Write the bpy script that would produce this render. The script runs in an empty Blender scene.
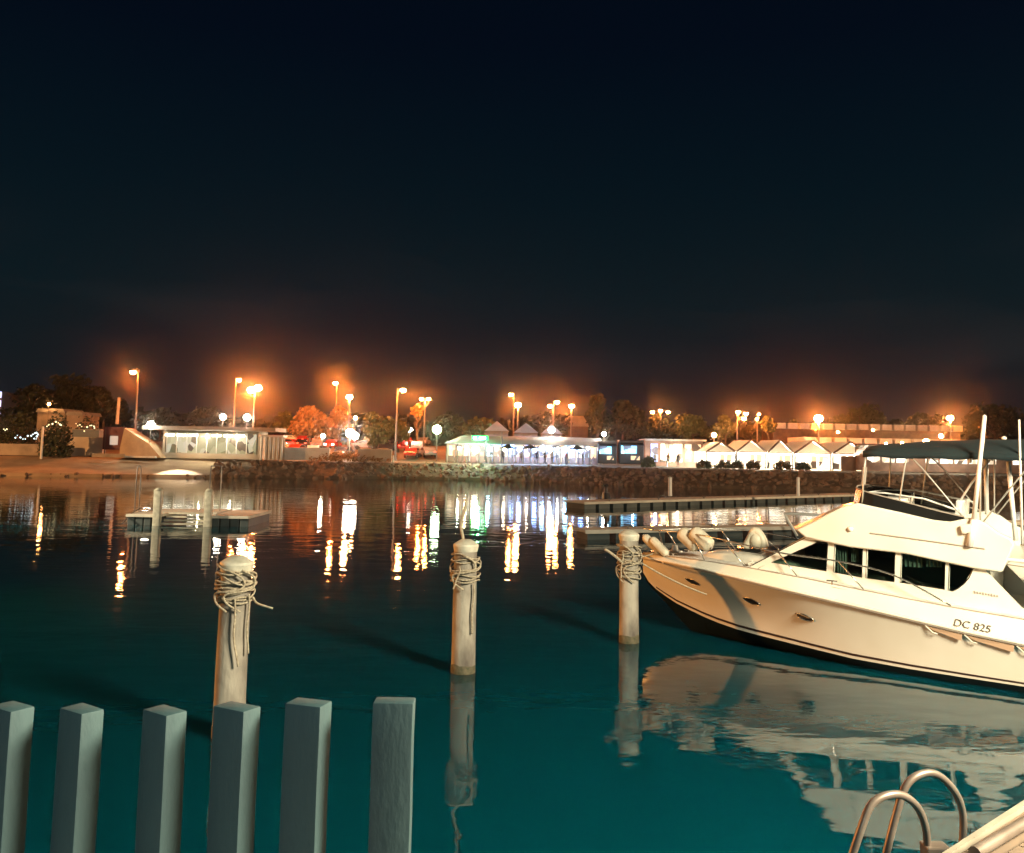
import bpy, bmesh, math, random
from mathutils import Vector, Matrix, Euler, noise
R = math.radians
C = bpy.context.scene
rng = random.Random(7)

# ------------------------------------------------------------------ camera
F = 900.0; CAMH = 4.0; PITCH = R(6); ROLL = R(1)
SH = 450 - 426.5 - F * math.tan(PITCH)
MC = Matrix.Rotation(math.pi / 2 + PITCH, 3, 'X') @ Matrix.Rotation(ROLL, 3, 'Z')
cam = bpy.data.cameras.new('camera'); co = bpy.data.objects.new('camera', cam)
C.collection.objects.link(co); C.camera = co
co.location = (0, 0, CAMH); co.rotation_euler = MC.to_euler()
cam.sensor_width = 36; cam.lens = F / 1024 * 36; cam.shift_y = SH / 1024
cam.clip_start = .05; cam.clip_end = 5000

# ------------------------------------------------------------------ night sky
w = bpy.data.worlds.new('World'); C.world = w; w.use_nodes = True
nt = w.node_tree; nt.nodes.clear()
def N(t, typ, **k):
    n = t.nodes.new(typ)
    for a, v in k.items():
        if a.startswith('i_'): n.inputs[a[2:].replace('_', ' ')].default_value = v
        else: setattr(n, a, v)
    return n
def ramp(t, stops, interp='LINEAR'):
    n = t.nodes.new('ShaderNodeValToRGB'); cr = n.color_ramp; cr.interpolation = interp
    while len(cr.elements) > 1: cr.elements.remove(cr.elements[-1])
    cr.elements[0].position = stops[0][0]; cr.elements[0].color = (*stops[0][1], 1)
    for p, c in stops[1:]:
        e = cr.elements.new(p); e.color = (*c, 1)
    return n
tc = N(nt, 'ShaderNodeTexCoord'); sx = N(nt, 'ShaderNodeSeparateXYZ')
nt.links.new(tc.outputs['Generated'], sx.inputs[0])
rp = ramp(nt, [(0, (.015, .0088, .0088)), (.03, (.0085, .0086, .0112)), (.075, (.0046, .0098, .0132)), (.16, (.0020, .0098, .0142)),
               (.28, (.0009, .0066, .0115)), (.42, (.0005, .0032, .0085)), (.7, (.0004, .0020, .0065))])
nt.links.new(sx.outputs['Z'], rp.inputs[0])
# glow of the town on low thin cloud
mp = N(nt, 'ShaderNodeMapping'); mp.inputs['Scale'].default_value = (2.2, 2.2, 9)
nz = N(nt, 'ShaderNodeTexNoise'); nz.inputs['Scale'].default_value = 1.7; nz.inputs['Detail'].default_value = 5
nt.links.new(tc.outputs['Generated'], mp.inputs[0]); nt.links.new(mp.outputs[0], nz.inputs['Vector'])
cr = ramp(nt, [(0, (0, 0, 0)), (.48, (0, 0, 0)), (.72, (.010, .0075, .0068)), (1, (.016, .011, .009))])
nt.links.new(nz.outputs[0], cr.inputs[0])
fade = ramp(nt, [(0, (1, .8, .7)), (.10, (1, .9, .85)), (.24, (0, 0, 0))]); nt.links.new(sx.outputs['Z'], fade.inputs[0])
mu = N(nt, 'ShaderNodeMix', data_type='RGBA', blend_type='MULTIPLY'); mu.inputs[0].default_value = 1
nt.links.new(cr.outputs[0], mu.inputs[6]); nt.links.new(fade.outputs[0], mu.inputs[7])
ad = N(nt, 'ShaderNodeMix', data_type='RGBA', blend_type='ADD'); ad.inputs[0].default_value = 1
nt.links.new(rp.outputs[0], ad.inputs[6]); nt.links.new(mu.outputs[2], ad.inputs[7])
bg = N(nt, 'ShaderNodeBackground'); bg.inputs[1].default_value = 1.0
nt.links.new(ad.outputs[2], bg.inputs[0])
wo = N(nt, 'ShaderNodeOutputWorld'); nt.links.new(bg.outputs[0], wo.inputs[0])

# ------------------------------------------------------------------ lamps out of view: pier lamp, street lamp and added fills
def point(name, loc, col, pw, rad=.12, parent=None):
    l = bpy.data.lights.new(name, 'POINT'); l.color = col; l.energy = pw; l.shadow_soft_size = rad
    o = bpy.data.objects.new(name, l); o.location = loc; C.collection.objects.link(o); o.parent = parent
    return o
point('pier_lamp_light', (11.5, 1.0, 10.0), (1, .87, .62), 41000, 2.2)
point('cool_fill_light', (-4.0, -4.0, 5.4), (.62, .95, 1), 800, .8)  # added cool fill behind the camera, brightens the slat fronts
sl_ = bpy.data.lights.new('street_lamp_light', 'SPOT'); sl_.energy = 48000; sl_.color = (1, .38, .08); sl_.spot_size = R(46); sl_.spot_blend = .7; sl_.shadow_soft_size = .9
slo = bpy.data.objects.new('street_lamp_light', sl_); C.collection.objects.link(slo); slo.location = (-33, 22.2, 5.2); slo.rotation_euler = (Vector((4, 17.5, 1.8)) - Vector((-33, 22.2, 5.2))).to_track_quat('-Z', 'Y').to_euler()
point('dock_fill_light', (50, 50, 9.5), (1, .68, .38), 52000, .3)  # unseen fill added off to the right for pontoons and rocks
point('bank_fill_light', (-82, 78, 10), (1, .42, .13), 95000, .3)  # unseen sodium fill added off to the left for bank and ramp
ql = bpy.data.lights.new('stage_fill_light', 'SPOT'); ql.energy = 130000; ql.color = (1, .80, .52); ql.spot_size = R(20); ql.spot_blend = .9; ql.shadow_soft_size = .2  # unseen spot added to brighten the landing stage
qo = bpy.data.objects.new('stage_fill_light', ql); C.collection.objects.link(qo); qo.location = (-48, 34, 9); qo.rotation_euler = (Vector((-15.5, 46, .5)) - Vector((-48, 34, 9))).to_track_quat('-Z', 'Y').to_euler()
C.view_settings.view_transform = 'Standard'; C.view_settings.look = 'None'
C.view_settings.exposure = 0; C.view_settings.gamma = 1
C.render.engine = 'CYCLES'; C.cycles.use_denoising = True
C.cycles.max_bounces = 6; C.cycles.glossy_bounces = 3; C.cycles.diffuse_bounces = 2; C.cycles.transmission_bounces = 5
C.cycles.volume_bounces = 0; C.cycles.sample_clamp_indirect = 8; C.cycles.caustics_reflective = False; C.cycles.caustics_refractive = False

# ------------------------------------------------------------------ helpers
def ray(px, py):
    d = MC @ Vector(((px - 512) / F, -(py - 426.5 - SH) / F, -1)); return d / d.y
def W(px, py, Y):                 # the world point seen there at distance Y
    d = ray(px, py); return Vector((d.x * Y, Y, CAMH + d.z * Y))
def Wz(px, py, z=0.0):            # the world point seen there at height z
    d = ray(px, py); t = (z - CAMH) / d.z; return Vector((d.x * t, t, z))

def zt(Y, X=0):                   # height of the land
    t = min(1, max(0, (Y - 124) / 17)); return 2.2 + 1.5 * t * t * (3 - 2 * t) + .8 * min(1, max(0, (Y - 144) / 14))

class MB:
    def __init__(s): s.b = bmesh.new()
    def face(s, pts):
        vs = [s.b.verts.new(p) for p in pts]
        return s.b.faces.new(vs)
    def box(s, c, d, rz=0, ry=0, rx=0, bev=0):
        m = Matrix.Translation(c) @ Euler((rx, ry, rz)).to_matrix().to_4x4() @ Matrix.Diagonal((*d, 1))
        r = bmesh.ops.create_cube(s.b, size=1, matrix=m)
        if bev:
            es = list({e for v in r['verts'] for e in v.link_edges})
            bmesh.ops.bevel(s.b, geom=es, offset=bev, segments=2, affect='EDGES', profile=.6)
        return s
    def cyl(s, a, b, r1, r2=None, seg=10, cap=True):
        a, b = Vector(a), Vector(b); r2 = r1 if r2 is None else r2
        q = (b - a).to_track_quat('Z', 'Y').to_matrix().to_4x4()
        m = Matrix.Translation((a + b) / 2) @ q
        bmesh.ops.create_cone(s.b, cap_ends=cap, segments=seg, radius1=r1, radius2=r2, depth=(b - a).length, matrix=m)
        return s
    def ball(s, c, r, sub=2, sc=(1, 1, 1)):
        bmesh.ops.create_icosphere(s.b, subdivisions=sub, radius=r, matrix=Matrix.Translation(c) @ Matrix.Diagonal((*sc, 1)))
        return s
    def tube(s, pts, r, seg=6, closed=False, rr=None):
        pts = [Vector(p) for p in pts]; n = len(pts); rings = []; up = None
        for i, p in enumerate(pts):
            a = pts[(i - 1) % n] if (i or closed) else pts[0]; b = pts[(i + 1) % n] if (i < n - 1 or closed) else pts[-1]
            t = (b - a).normalized()
            if up is None: up = t.orthogonal().normalized()
            up = (up - t * up.dot(t)); up = up.normalized() if up.length > 1e-6 else t.orthogonal().normalized()
            sd = t.cross(up); q = rr[i] if rr else r
            rings.append([s.b.verts.new(p + (up * math.cos(k * 2 * math.pi / seg) + sd * math.sin(k * 2 * math.pi / seg)) * q) for k in range(seg)])
        for i in range(n if closed else n - 1):
            A, B = rings[i], rings[(i + 1) % n]
            for k in range(seg): s.b.faces.new((A[k], A[(k + 1) % seg], B[(k + 1) % seg], B[k]))
        if not closed:
            s.b.faces.new(rings[0][::-1]); s.b.faces.new(rings[-1])
        return s
    def prism(s, poly, axis_vec):
        a = [s.b.verts.new(p) for p in poly]; v = Vector(axis_vec); b = [s.b.verts.new(Vector(p) + v) for p in poly]
        n = len(a); s.b.faces.new(a); s.b.faces.new(b[::-1])
        for i in range(n): s.b.faces.new((a[i], b[i], b[(i + 1) % n], a[(i + 1) % n]))
        return s
    def grid(s, rows):
        V = [[s.b.verts.new(p) for p in r] for r in rows]
        for i in range(len(V) - 1):
            for j in range(len(V[i]) - 1):
                s.b.faces.new((V[i][j], V[i][j + 1], V[i + 1][j + 1], V[i + 1][j]))
        return s
    def obj(s, name, mat, parent=None, smooth=False, loc=None, rot=None, ang=None, norm=True):
        if norm: bmesh.ops.recalc_face_normals(s.b, faces=s.b.faces)
        me = bpy.data.meshes.new(name); s.b.to_mesh(me); s.b.free()
        if smooth or ang:
            for p in me.polygons: p.use_smooth = True
        if ang: me.set_sharp_from_angle(angle=R(ang))
        for m in (mat if isinstance(mat, (list, tuple)) else [mat]): me.materials.append(m)
        o = bpy.data.objects.new(name, me); C.collection.objects.link(o)
        if parent: o.parent = parent
        if loc is not None: o.location = loc
        if rot is not None: o.rotation_euler = rot
        return o

def smoothline(pts, k=5):
    pts = [Vector(p) for p in pts]; out = []
    for i in range(len(pts) - 1):
        p0 = pts[max(i - 1, 0)]; p1 = pts[i]; p2 = pts[i + 1]; p3 = pts[min(i + 2, len(pts) - 1)]
        for j in range(k):
            t = j / k
            out.append(.5 * ((2 * p1) + (p2 - p0) * t + (2 * p0 - 5 * p1 + 4 * p2 - p3) * t * t + (3 * p1 - p0 - 3 * p2 + p3) * t ** 3))
    out.append(pts[-1]); return out
def tag(o, label, cat, group=None, kind=None):
    o['label'] = label; o['category'] = cat
    if group: o['group'] = group
    if kind: o['kind'] = kind
    return o
def empty(name, loc, label, cat, group=None, rz=0):
    o = bpy.data.objects.new(name, None); o.location = loc; o.rotation_euler = (0, 0, rz); o.empty_display_size = .2
    C.collection.objects.link(o); return tag(o, label, cat, group)
def kids(o): return [c for c in o.children]
def copy_tree(o, loc, rz=None, label=None, parent=None):
    c = o.copy(); C.collection.objects.link(c)
    if parent is None:
        c.location = loc
        if rz is not None: c.rotation_euler = (0, 0, rz)
        if label: c['label'] = label
    else: c.parent = parent
    for ch in kids(o): copy_tree(ch, None, parent=c)
    return c
def struct(o): o['kind'] = 'structure'; return o

# ------------------------------------------------------------------ materials
def mat(name, col, rough=.6, col2=None, scale=4, metal=0, bump=0, detail=5, stops=(.35, .65), spec=.5, stretch=None, bscale=None):
    m = bpy.data.materials.new(name); m.use_nodes = True; t = m.node_tree; b = t.nodes['Principled BSDF']
    b.inputs['Roughness'].default_value = rough; b.inputs['Metallic'].default_value = metal
    b.inputs['Specular IOR Level'].default_value = spec; b.inputs['Base Color'].default_value = (*col, 1)
    if col2 or bump:
        g = N(t, 'ShaderNodeTexCoord'); v = g.outputs['Object']
        if stretch:
            q = N(t, 'ShaderNodeMapping'); q.inputs['Scale'].default_value = stretch; t.links.new(v, q.inputs[0]); v = q.outputs[0]
        n = N(t, 'ShaderNodeTexNoise'); n.inputs['Scale'].default_value = scale; n.inputs['Detail'].default_value = detail
        t.links.new(v, n.inputs['Vector'])
        if col2:
            r = ramp(t, [(stops[0], col), (stops[1], col2)]); t.links.new(n.outputs[0], r.inputs[0]); t.links.new(r.outputs[0], b.inputs['Base Color'])
        if bump:
            u = N(t, 'ShaderNodeBump'); u.inputs['Strength'].default_value = bump; u.inputs['Distance'].default_value = .02
            if bscale:
                n = N(t, 'ShaderNodeTexNoise'); n.inputs['Scale'].default_value = bscale; n.inputs['Detail'].default_value = 4
                t.links.new(v, n.inputs['Vector'])
            t.links.new(n.outputs[0], u.inputs['Height']); t.links.new(u.outputs[0], b.inputs['Normal'])
    return m
def glow(name, col, st):
    m = bpy.data.materials.new(name); m.use_nodes = True; t = m.node_tree; b = t.nodes['Principled BSDF']
    b.inputs['Base Color'].default_value = (.1, .1, .1, 1)
    b.inputs['Emission Color'].default_value = (*col, 1); b.inputs['Emission Strength'].default_value = st
    return m
def shopglass(name, c1, c2, st, scale):      # lit interior seen through a shop front: uneven bright patches
    m = bpy.data.materials.new(name); m.use_nodes = True; t = m.node_tree; b = t.nodes['Principled BSDF']
    b.inputs['Base Color'].default_value = (.08, .07, .06, 1); b.inputs['Roughness'].default_value = .3
    g = N(t, 'ShaderNodeTexCoord'); q = N(t, 'ShaderNodeMapping'); q.inputs['Scale'].default_value = (1, 1, .8)
    t.links.new(g.outputs['Object'], q.inputs[0])
    n = N(t, 'ShaderNodeTexVoronoi'); n.inputs['Scale'].default_value = scale; t.links.new(q.outputs[0], n.inputs['Vector'])
    r = ramp(t, [(0, (.01, .008, .006)), (.28, (.03, .02, .015)), (.42, c2), (.7, c1), (1, (1, .95, .85))]); t.links.new(n.outputs['Color'], r.inputs[0])
    t.links.new(r.outputs[0], b.inputs['Emission Color']); b.inputs['Emission Strength'].default_value = st
    return m
def glass(name, tint=(.02, .035, .035), rough=.04):
    m = bpy.data.materials.new(name); m.use_nodes = True; t = m.node_tree; t.nodes.clear()
    o = N(t, 'ShaderNodeOutputMaterial'); tr = N(t, 'ShaderNodeBsdfTransparent'); tr.inputs[0].default_value = (.62, .72, .68, 1)
    gl = N(t, 'ShaderNodeBsdfGlossy'); gl.inputs['Roughness'].default_value = rough
    lw = N(t, 'ShaderNodeLayerWeight'); lw.inputs[0].default_value = .5; pw = N(t, 'ShaderNodeMath', operation='POWER'); pw.inputs[1].default_value = 5; t.links.new(lw.outputs['Facing'], pw.inputs[0])
    fr = N(t, 'ShaderNodeMath', operation='MULTIPLY_ADD'); t.links.new(pw.outputs[0], fr.inputs[0]); fr.inputs[1].default_value = .9; fr.inputs[2].default_value = .04
    mx = N(t, 'ShaderNodeMixShader'); t.links.new(fr.outputs[0], mx.inputs[0]); t.links.new(tr.outputs[0], mx.inputs[1]); t.links.new(gl.outputs[0], mx.inputs[2])
    t.links.new(mx.outputs[0], o.inputs[0]); return m

M = {}
M['gel'] = mat('gelcoat', (.78, .76, .66), .24, (.66, .63, .52), .9, bump=.02, stops=(.3, .75))
M['gel2'] = mat('deck_gelcoat', (.70, .68, .62), .55, (.62, .60, .54), 3, bump=.15, bscale=60)
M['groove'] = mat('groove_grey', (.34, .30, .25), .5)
M['boot'] = mat('boot_stripe', (.035, .02, .018), .4)
M['antifoul'] = mat('antifouling', (.003, .008, .010), .95, (.005, .010, .012), 3, spec=.05)
M['black'] = mat('black_trim', (.012, .012, .013), .35)
M['steel'] = mat('stainless', (.55, .53, .48), .25, metal=.9)
M['paintpole'] = mat('white_pole', (.74, .72, .66), .35)
M['hooptube'] = mat('bimini_tube', (.40, .38, .33), .35, metal=.4)
M['canvas'] = mat('bimini_canvas', (.003, .016, .018), .9, (.002, .010, .012), 1.2, bump=.3, bscale=3)
M['vinyl'] = mat('white_vinyl', (.78, .76, .70), .5, bump=.05, bscale=8, scale=8)
M['smoke'] = mat('tinted_acrylic', (.010, .010, .009), .25)
M['curtain'] = mat('curtain', (.24, .25, .21), .9, (.16, .17, .15), 3)
M['teak'] = mat('interior_dark', (.10, .075, .05), .6)
M['glass'] = glass('cabin_glass')
M['pile'] = mat('weathered_pile', (.34, .31, .25), .9, (.10, .085, .07), 2.6, bump=.6, bscale=14, stretch=(1, 1, .45), stops=(.38, .66))
M['pilecap'] = mat('pile_cap', (.52, .50, .40), .6, (.34, .33, .26), 5, bump=.2)
M['weed'] = mat('tide_growth', (.05, .055, .03), .9, (.12, .10, .06), 12, bump=.8)
M['rope'] = mat('rope', (.44, .38, .27), .95, (.24, .20, .14), 30, bump=.6, bscale=90)
M['slat'] = mat('slat_paint', (.026, .064, .068), .7, (.014, .036, .042), 3.5, bump=.15, bscale=40, stretch=(1, 1, .4))
M['concrete'] = mat('concrete', (.36, .31, .25), .85, (.22, .19, .15), .6, bump=.3, bscale=6)
M['sandy'] = mat('sand_slope', (.42, .33, .22), .95, (.27, .2, .14), .35, bump=.5, bscale=2)
M['earth'] = mat('dark_earth', (.14, .10, .07), .95, (.09, .07, .05), 1)
M['rock'] = mat('armour_rock', (.24, .17, .12), .9, (.10, .07, .05), .7, bump=.7, bscale=3)
M['ground'] = mat('promenade_ground', (.20, .15, .11), .95, (.10, .085, .05), .12, bump=.2)
M['asphalt'] = mat('asphalt', (.05, .05, .05), .9, (.07, .065, .06), .8)
M['dock'] = mat('dock_deck', (.60, .57, .48), .8, (.42, .40, .34), 2, bump=.3, bscale=10, stretch=(1, 5, 1))
M['dockside'] = mat('dock_side', (.025, .04, .045), .6, (.05, .07, .07), 1)
M['white'] = mat('white_paint', (.74, .74, .71), .5, (.6, .6, .57), 1)
M['wallpaint'] = mat('cream_wall', (.50, .45, .36), .8, (.4, .35, .28), .5)
M['roofgrey'] = mat('grey_roof', (.30, .30, .27), .7, (.2, .2, .18), .8)
M['roofpale'] = mat('pale_canvas_roof', (.40, .45, .52), .7, (.28, .32, .40), .5)
M['brick'] = mat('brown_wall', (.22, .13, .09), .85, (.13, .08, .06), 1)
M['maroon'] = mat('maroon_board', (.10, .02, .03), .6)
M['metalpole'] = mat('galvanised', (.13, .12, .11), .5, metal=.3)
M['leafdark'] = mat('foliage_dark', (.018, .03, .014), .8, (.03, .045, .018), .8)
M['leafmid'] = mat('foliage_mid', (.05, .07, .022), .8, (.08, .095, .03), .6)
M['leaflit'] = mat('foliage_lamplit', (.20, .12, .04), .8, (.28, .15, .05), .6)  # orange lamplight put into the leaf colour
M['bark'] = mat('bark', (.12, .09, .06), .9, (.07, .05, .035), 3)
M['tyre'] = mat('tyre', (.02, .02, .02), .8)
M['tinted'] = mat('car_glass', (.015, .018, .02), .1)
M['tentcloth'] = mat('tent_cloth', (.78, .76, .72), .7)
M['sodium'] = glow('sodium_bulb', (1, .38, .12), 150)
M['sodium_hot'] = glow('bright_sodium_bulb', (1, .42, .15), 260)
M['globe'] = glow('white_globe', (1, .88, .70), 70)
M['greenglobe'] = glow('mercury_globe', (.65, 1, .55), 45)
M['tail'] = glow('tail_light', (1, .05, .02), 8)
M['head'] = glow('head_light', (1, .85, .6), 28)
M['greensign'] = glow('green_sign_face', (.0, .75, .06), 3.5)
M['signmark'] = glow('sign_lettering', (.8, 1, .85), 9)
M['bluelit'] = glow('blue_lit_panel', (.22, .42, 1), 3)
M['litwhite'] = glow('lit_white_panel', (1, .86, .62), 4)

# ------------------------------------------------------------------ water
def water_mat():
    m = bpy.data.materials.new('harbour_water'); m.use_nodes = True; t = m.node_tree; b = t.nodes['Principled BSDF']
    b.inputs['Base Color'].default_value = (.0004, .037, .053, 1); b.inputs['Roughness'].default_value = .025
    b.inputs['IOR'].default_value = 1.33; b.inputs['Specular IOR Level'].default_value = .5
    b.inputs['Subsurface Weight'].default_value = 1; b.inputs['Subsurface Radius'].default_value = (.3, 1, 1); b.inputs['Subsurface Scale'].default_value = 2.6
    g = N(t, 'ShaderNodeNewGeometry')
    def nz(scale, sc, det):
        q = N(t, 'ShaderNodeMapping'); q.inputs['Scale'].default_value = sc; t.links.new(g.outputs['Position'], q.inputs[0])
        n = N(t, 'ShaderNodeTexNoise'); n.inputs['Scale'].default_value = scale; n.inputs['Detail'].default_value = det
        t.links.new(q.outputs[0], n.inputs['Vector']); return n.outputs[0]
    a = nz(.55, (1, 1.6, 1), 2); c = nz(2.6, (1, 1.8, 1), 2)
    # light airs: ripples come in patches
    p = nz(.09, (1, 2.2, 1), 2)
    pr = ramp(t, [(.40, (.15,) * 3), (.62, (1,) * 3)]); t.links.new(p, pr.inputs[0])
    mm = N(t, 'ShaderNodeMath', operation='MULTIPLY'); t.links.new(c, mm.inputs[0]); t.links.new(pr.outputs[0], mm.inputs[1])
    m2 = N(t, 'ShaderNodeMath', operation='MULTIPLY_ADD'); t.links.new(mm.outputs[0], m2.inputs[0]); m2.inputs[1].default_value = .28; t.links.new(a, m2.inputs[2])
    u = N(t, 'ShaderNodeBump'); u.inputs['Strength'].default_value = 1; u.inputs['Distance'].default_value = .017
    t.links.new(m2.outputs[0], u.inputs['Height']); t.links.new(u.outputs[0], b.inputs['Normal'])
    return m
wm = MB(); wm.face([(-400, -60, 0), (400, -60, 0), (400, 400, 0), (-400, 400, 0)])
struct(wm.obj('water', water_mat()))

# ------------------------------------------------------------------ land
wlpx = [(-260, 473), (-100, 474), (0, 476), (110, 477), (215, 478), (300, 478.5), (400, 479), (480, 480.5), (560, 483), (640, 486), (700, 488), (780, 490), (860, 492), (940, 494), (1100, 497), (1300, 501)]
shore = [Wz(x, y, 0) for x, y in wlpx]
def shore_top(i, back=4.5, z=2.2):
    p = shore[i]; return Vector((p.x * (1 + back / p.y), p.y + back, z))
rows = []
NB = len(shore)
rows.append([Vector((p.x, p.y - .6, -.5)) for p in shore])
rows.append([Vector((p.x * 1.004, p.y + .3, .35)) for p in shore])
rows.append([shore_top(i, 9 if i <= 4 else 4.2, 2.15 if i <= 4 else 2.0) for i in range(NB)])
struct(MB().grid([q_[:5] for q_ in rows]).obj('boat_ramp', M['sandy']))
struct(MB().grid([q_[4:] for q_ in rows]).obj('shore_slope', M['earth']))
rows = [[shore_top(i, 9 if i <= 4 else 4.2, 2.17 if i <= 4 else 2.02) for i in range(NB)]]
for Y in (124, 127, 130, 133, 136, 139, 142, 146, 151, 158, 200, 300, 600, 1800):
    rows.append([Vector((shore[i].x / shore[i].y * Y * (1 if Y < 600 else 2), max(Y, shore_top(i, 10)[1] + (Y - 124) * .02), zt(Y))) for i in range(NB)])
struct(MB().grid(rows).obj('ground', M['ground']))
# paved promenade and car park, sheets on the land
def sheet(name, pts, m, dz=.004):
    b = MB(); b.face([Vector((p[0], p[1], p[2] + dz)) for p in pts]); return struct(b.obj(name, m))
# rubble sea wall
def rock_mesh(b, c, r, sd):
    rr = bmesh.ops.create_icosphere(b, subdivisions=1, radius=1, matrix=Matrix.Identity(4))
    q = Euler((sd * 7.1, sd * 3.3, sd * 1.7)).to_matrix()
    s = (r * (.8 + .5 * ((sd * 13.7) % 1)), r * (.7 + .4 * ((sd * 5.3) % 1)), r * (.6 + .3 * ((sd * 9.1) % 1)))
    for v in rr['verts']:
        k = 1 + .35 * noise.noise(v.co * 1.3 + Vector((sd * 10, 0, 0)))
        v.co = q @ Vector((v.co.x * s[0] * k, v.co.y * s[1] * k, v.co.z * s[2] * k)) + c
rb = MB()
for i in range(4, NB - 1):
    a, b_ = shore[i], shore[i + 1]; L = (b_ - a).length; n = int(L * 15)
    for k in range(n):
        t = rng.random(); p = a.lerp(b_, t); u = rng.random()
        rock_mesh(rb.b, Vector((p.x * (1 + u * 3.9 / p.y), p.y + u * 3.9, -.02 + u * 1.85 + rng.uniform(-.1, .1))), rng.uniform(.24, .50), rng.random() * 5)
o = rb.obj('rock_revetment', M['rock']); tag(o, 'grey boulder sea wall along the far shore right of the ramp', 'sea wall', kind='stuff')
# small rocks at the foot of the ramp
rb = MB()
for i in range(0, 4):
    a, b_ = shore[i], shore[i + 1]
    for k in range(int((b_ - a).length * 1.0)):
        p = a.lerp(b_, rng.random()); rock_mesh(rb.b, Vector((p.x, p.y + rng.uniform(-.4, .6), rng.uniform(-.05, .25))), rng.uniform(.15, .4), rng.random() * 5)
tag(rb.obj('rubble', M['rock']), 'loose dark rubble at the waterline below the lit ramp', 'rubble', kind='stuff')

# ------------------------------------------------------------------ main cruiser, in its own frame: x aft of the bow, y to port, z up
BO = Vector((3.165, 21.554, 0)); BR = R(147)
BF = Vector((math.cos(BR), math.sin(BR), 0)); BN = Vector((-math.sin(BR), math.cos(BR), 0))
def V(s, y, z): return Vector((-s, y, z))
def LP(px, py, y):                # boat-frame point on the fore-and-aft plane at y
    d = ray(px, py); c = Vector((0, 0, CAMH)); t = (y - (c - BO).dot(BN)) / d.dot(BN); q = c + d * t - BO
    return V(-q.dot(BF), y, q.z)
def interp(xs, ys, x):
    if x <= xs[0]: return ys[0]
    for i in range(len(xs) - 1):
        if x <= xs[i + 1]:
            t = (x - xs[i]) / (xs[i + 1] - xs[i]); return ys[i] + (ys[i + 1] - ys[i]) * t
    return ys[-1]
SS = [0, .15, .35, .6, .9, 1.2, 1.6, 2, 2.5, 3, 3.6, 4.2, 5, 6, 7, 8, 9, 10, 10.9]
def half(s): return 1.8 * (1 - (1 - min(s / 5, 1)) ** 2.2) - max(0, s - 8.5) * .05
def zsh(s): return interp([0, 1, 2, 3, 4, 5, 6, 7, 8, 11], [1.55, 1.572, 1.555, 1.47, 1.366, 1.24, 1.103, .968, .86, .80], s)
def zch(s): return interp([0, .15, .34, .82, 1.54, 2.16, 2.67, 3.94, 5.26, 6.45, 7.86, 11], [1.20, 1.0, .85, .61, .42, .32, .28, .22, .13, .12, .11, .10], s)
def ych(s): return interp([0, .34, .82, 1.54, 2.16, 2.67, 3.94, 5.26, 6.45, 7.86, 11], [0.0, .03, .10, .30, .55, .75, 1.15, 1.4, 1.5, 1.58, 1.55], s)
def zkl(s): return interp([0, .34, .8, 1.2, 1.8, 3, 11], [1.18, .78, .35, -.02, -.3, -.45, -.45], s)

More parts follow.
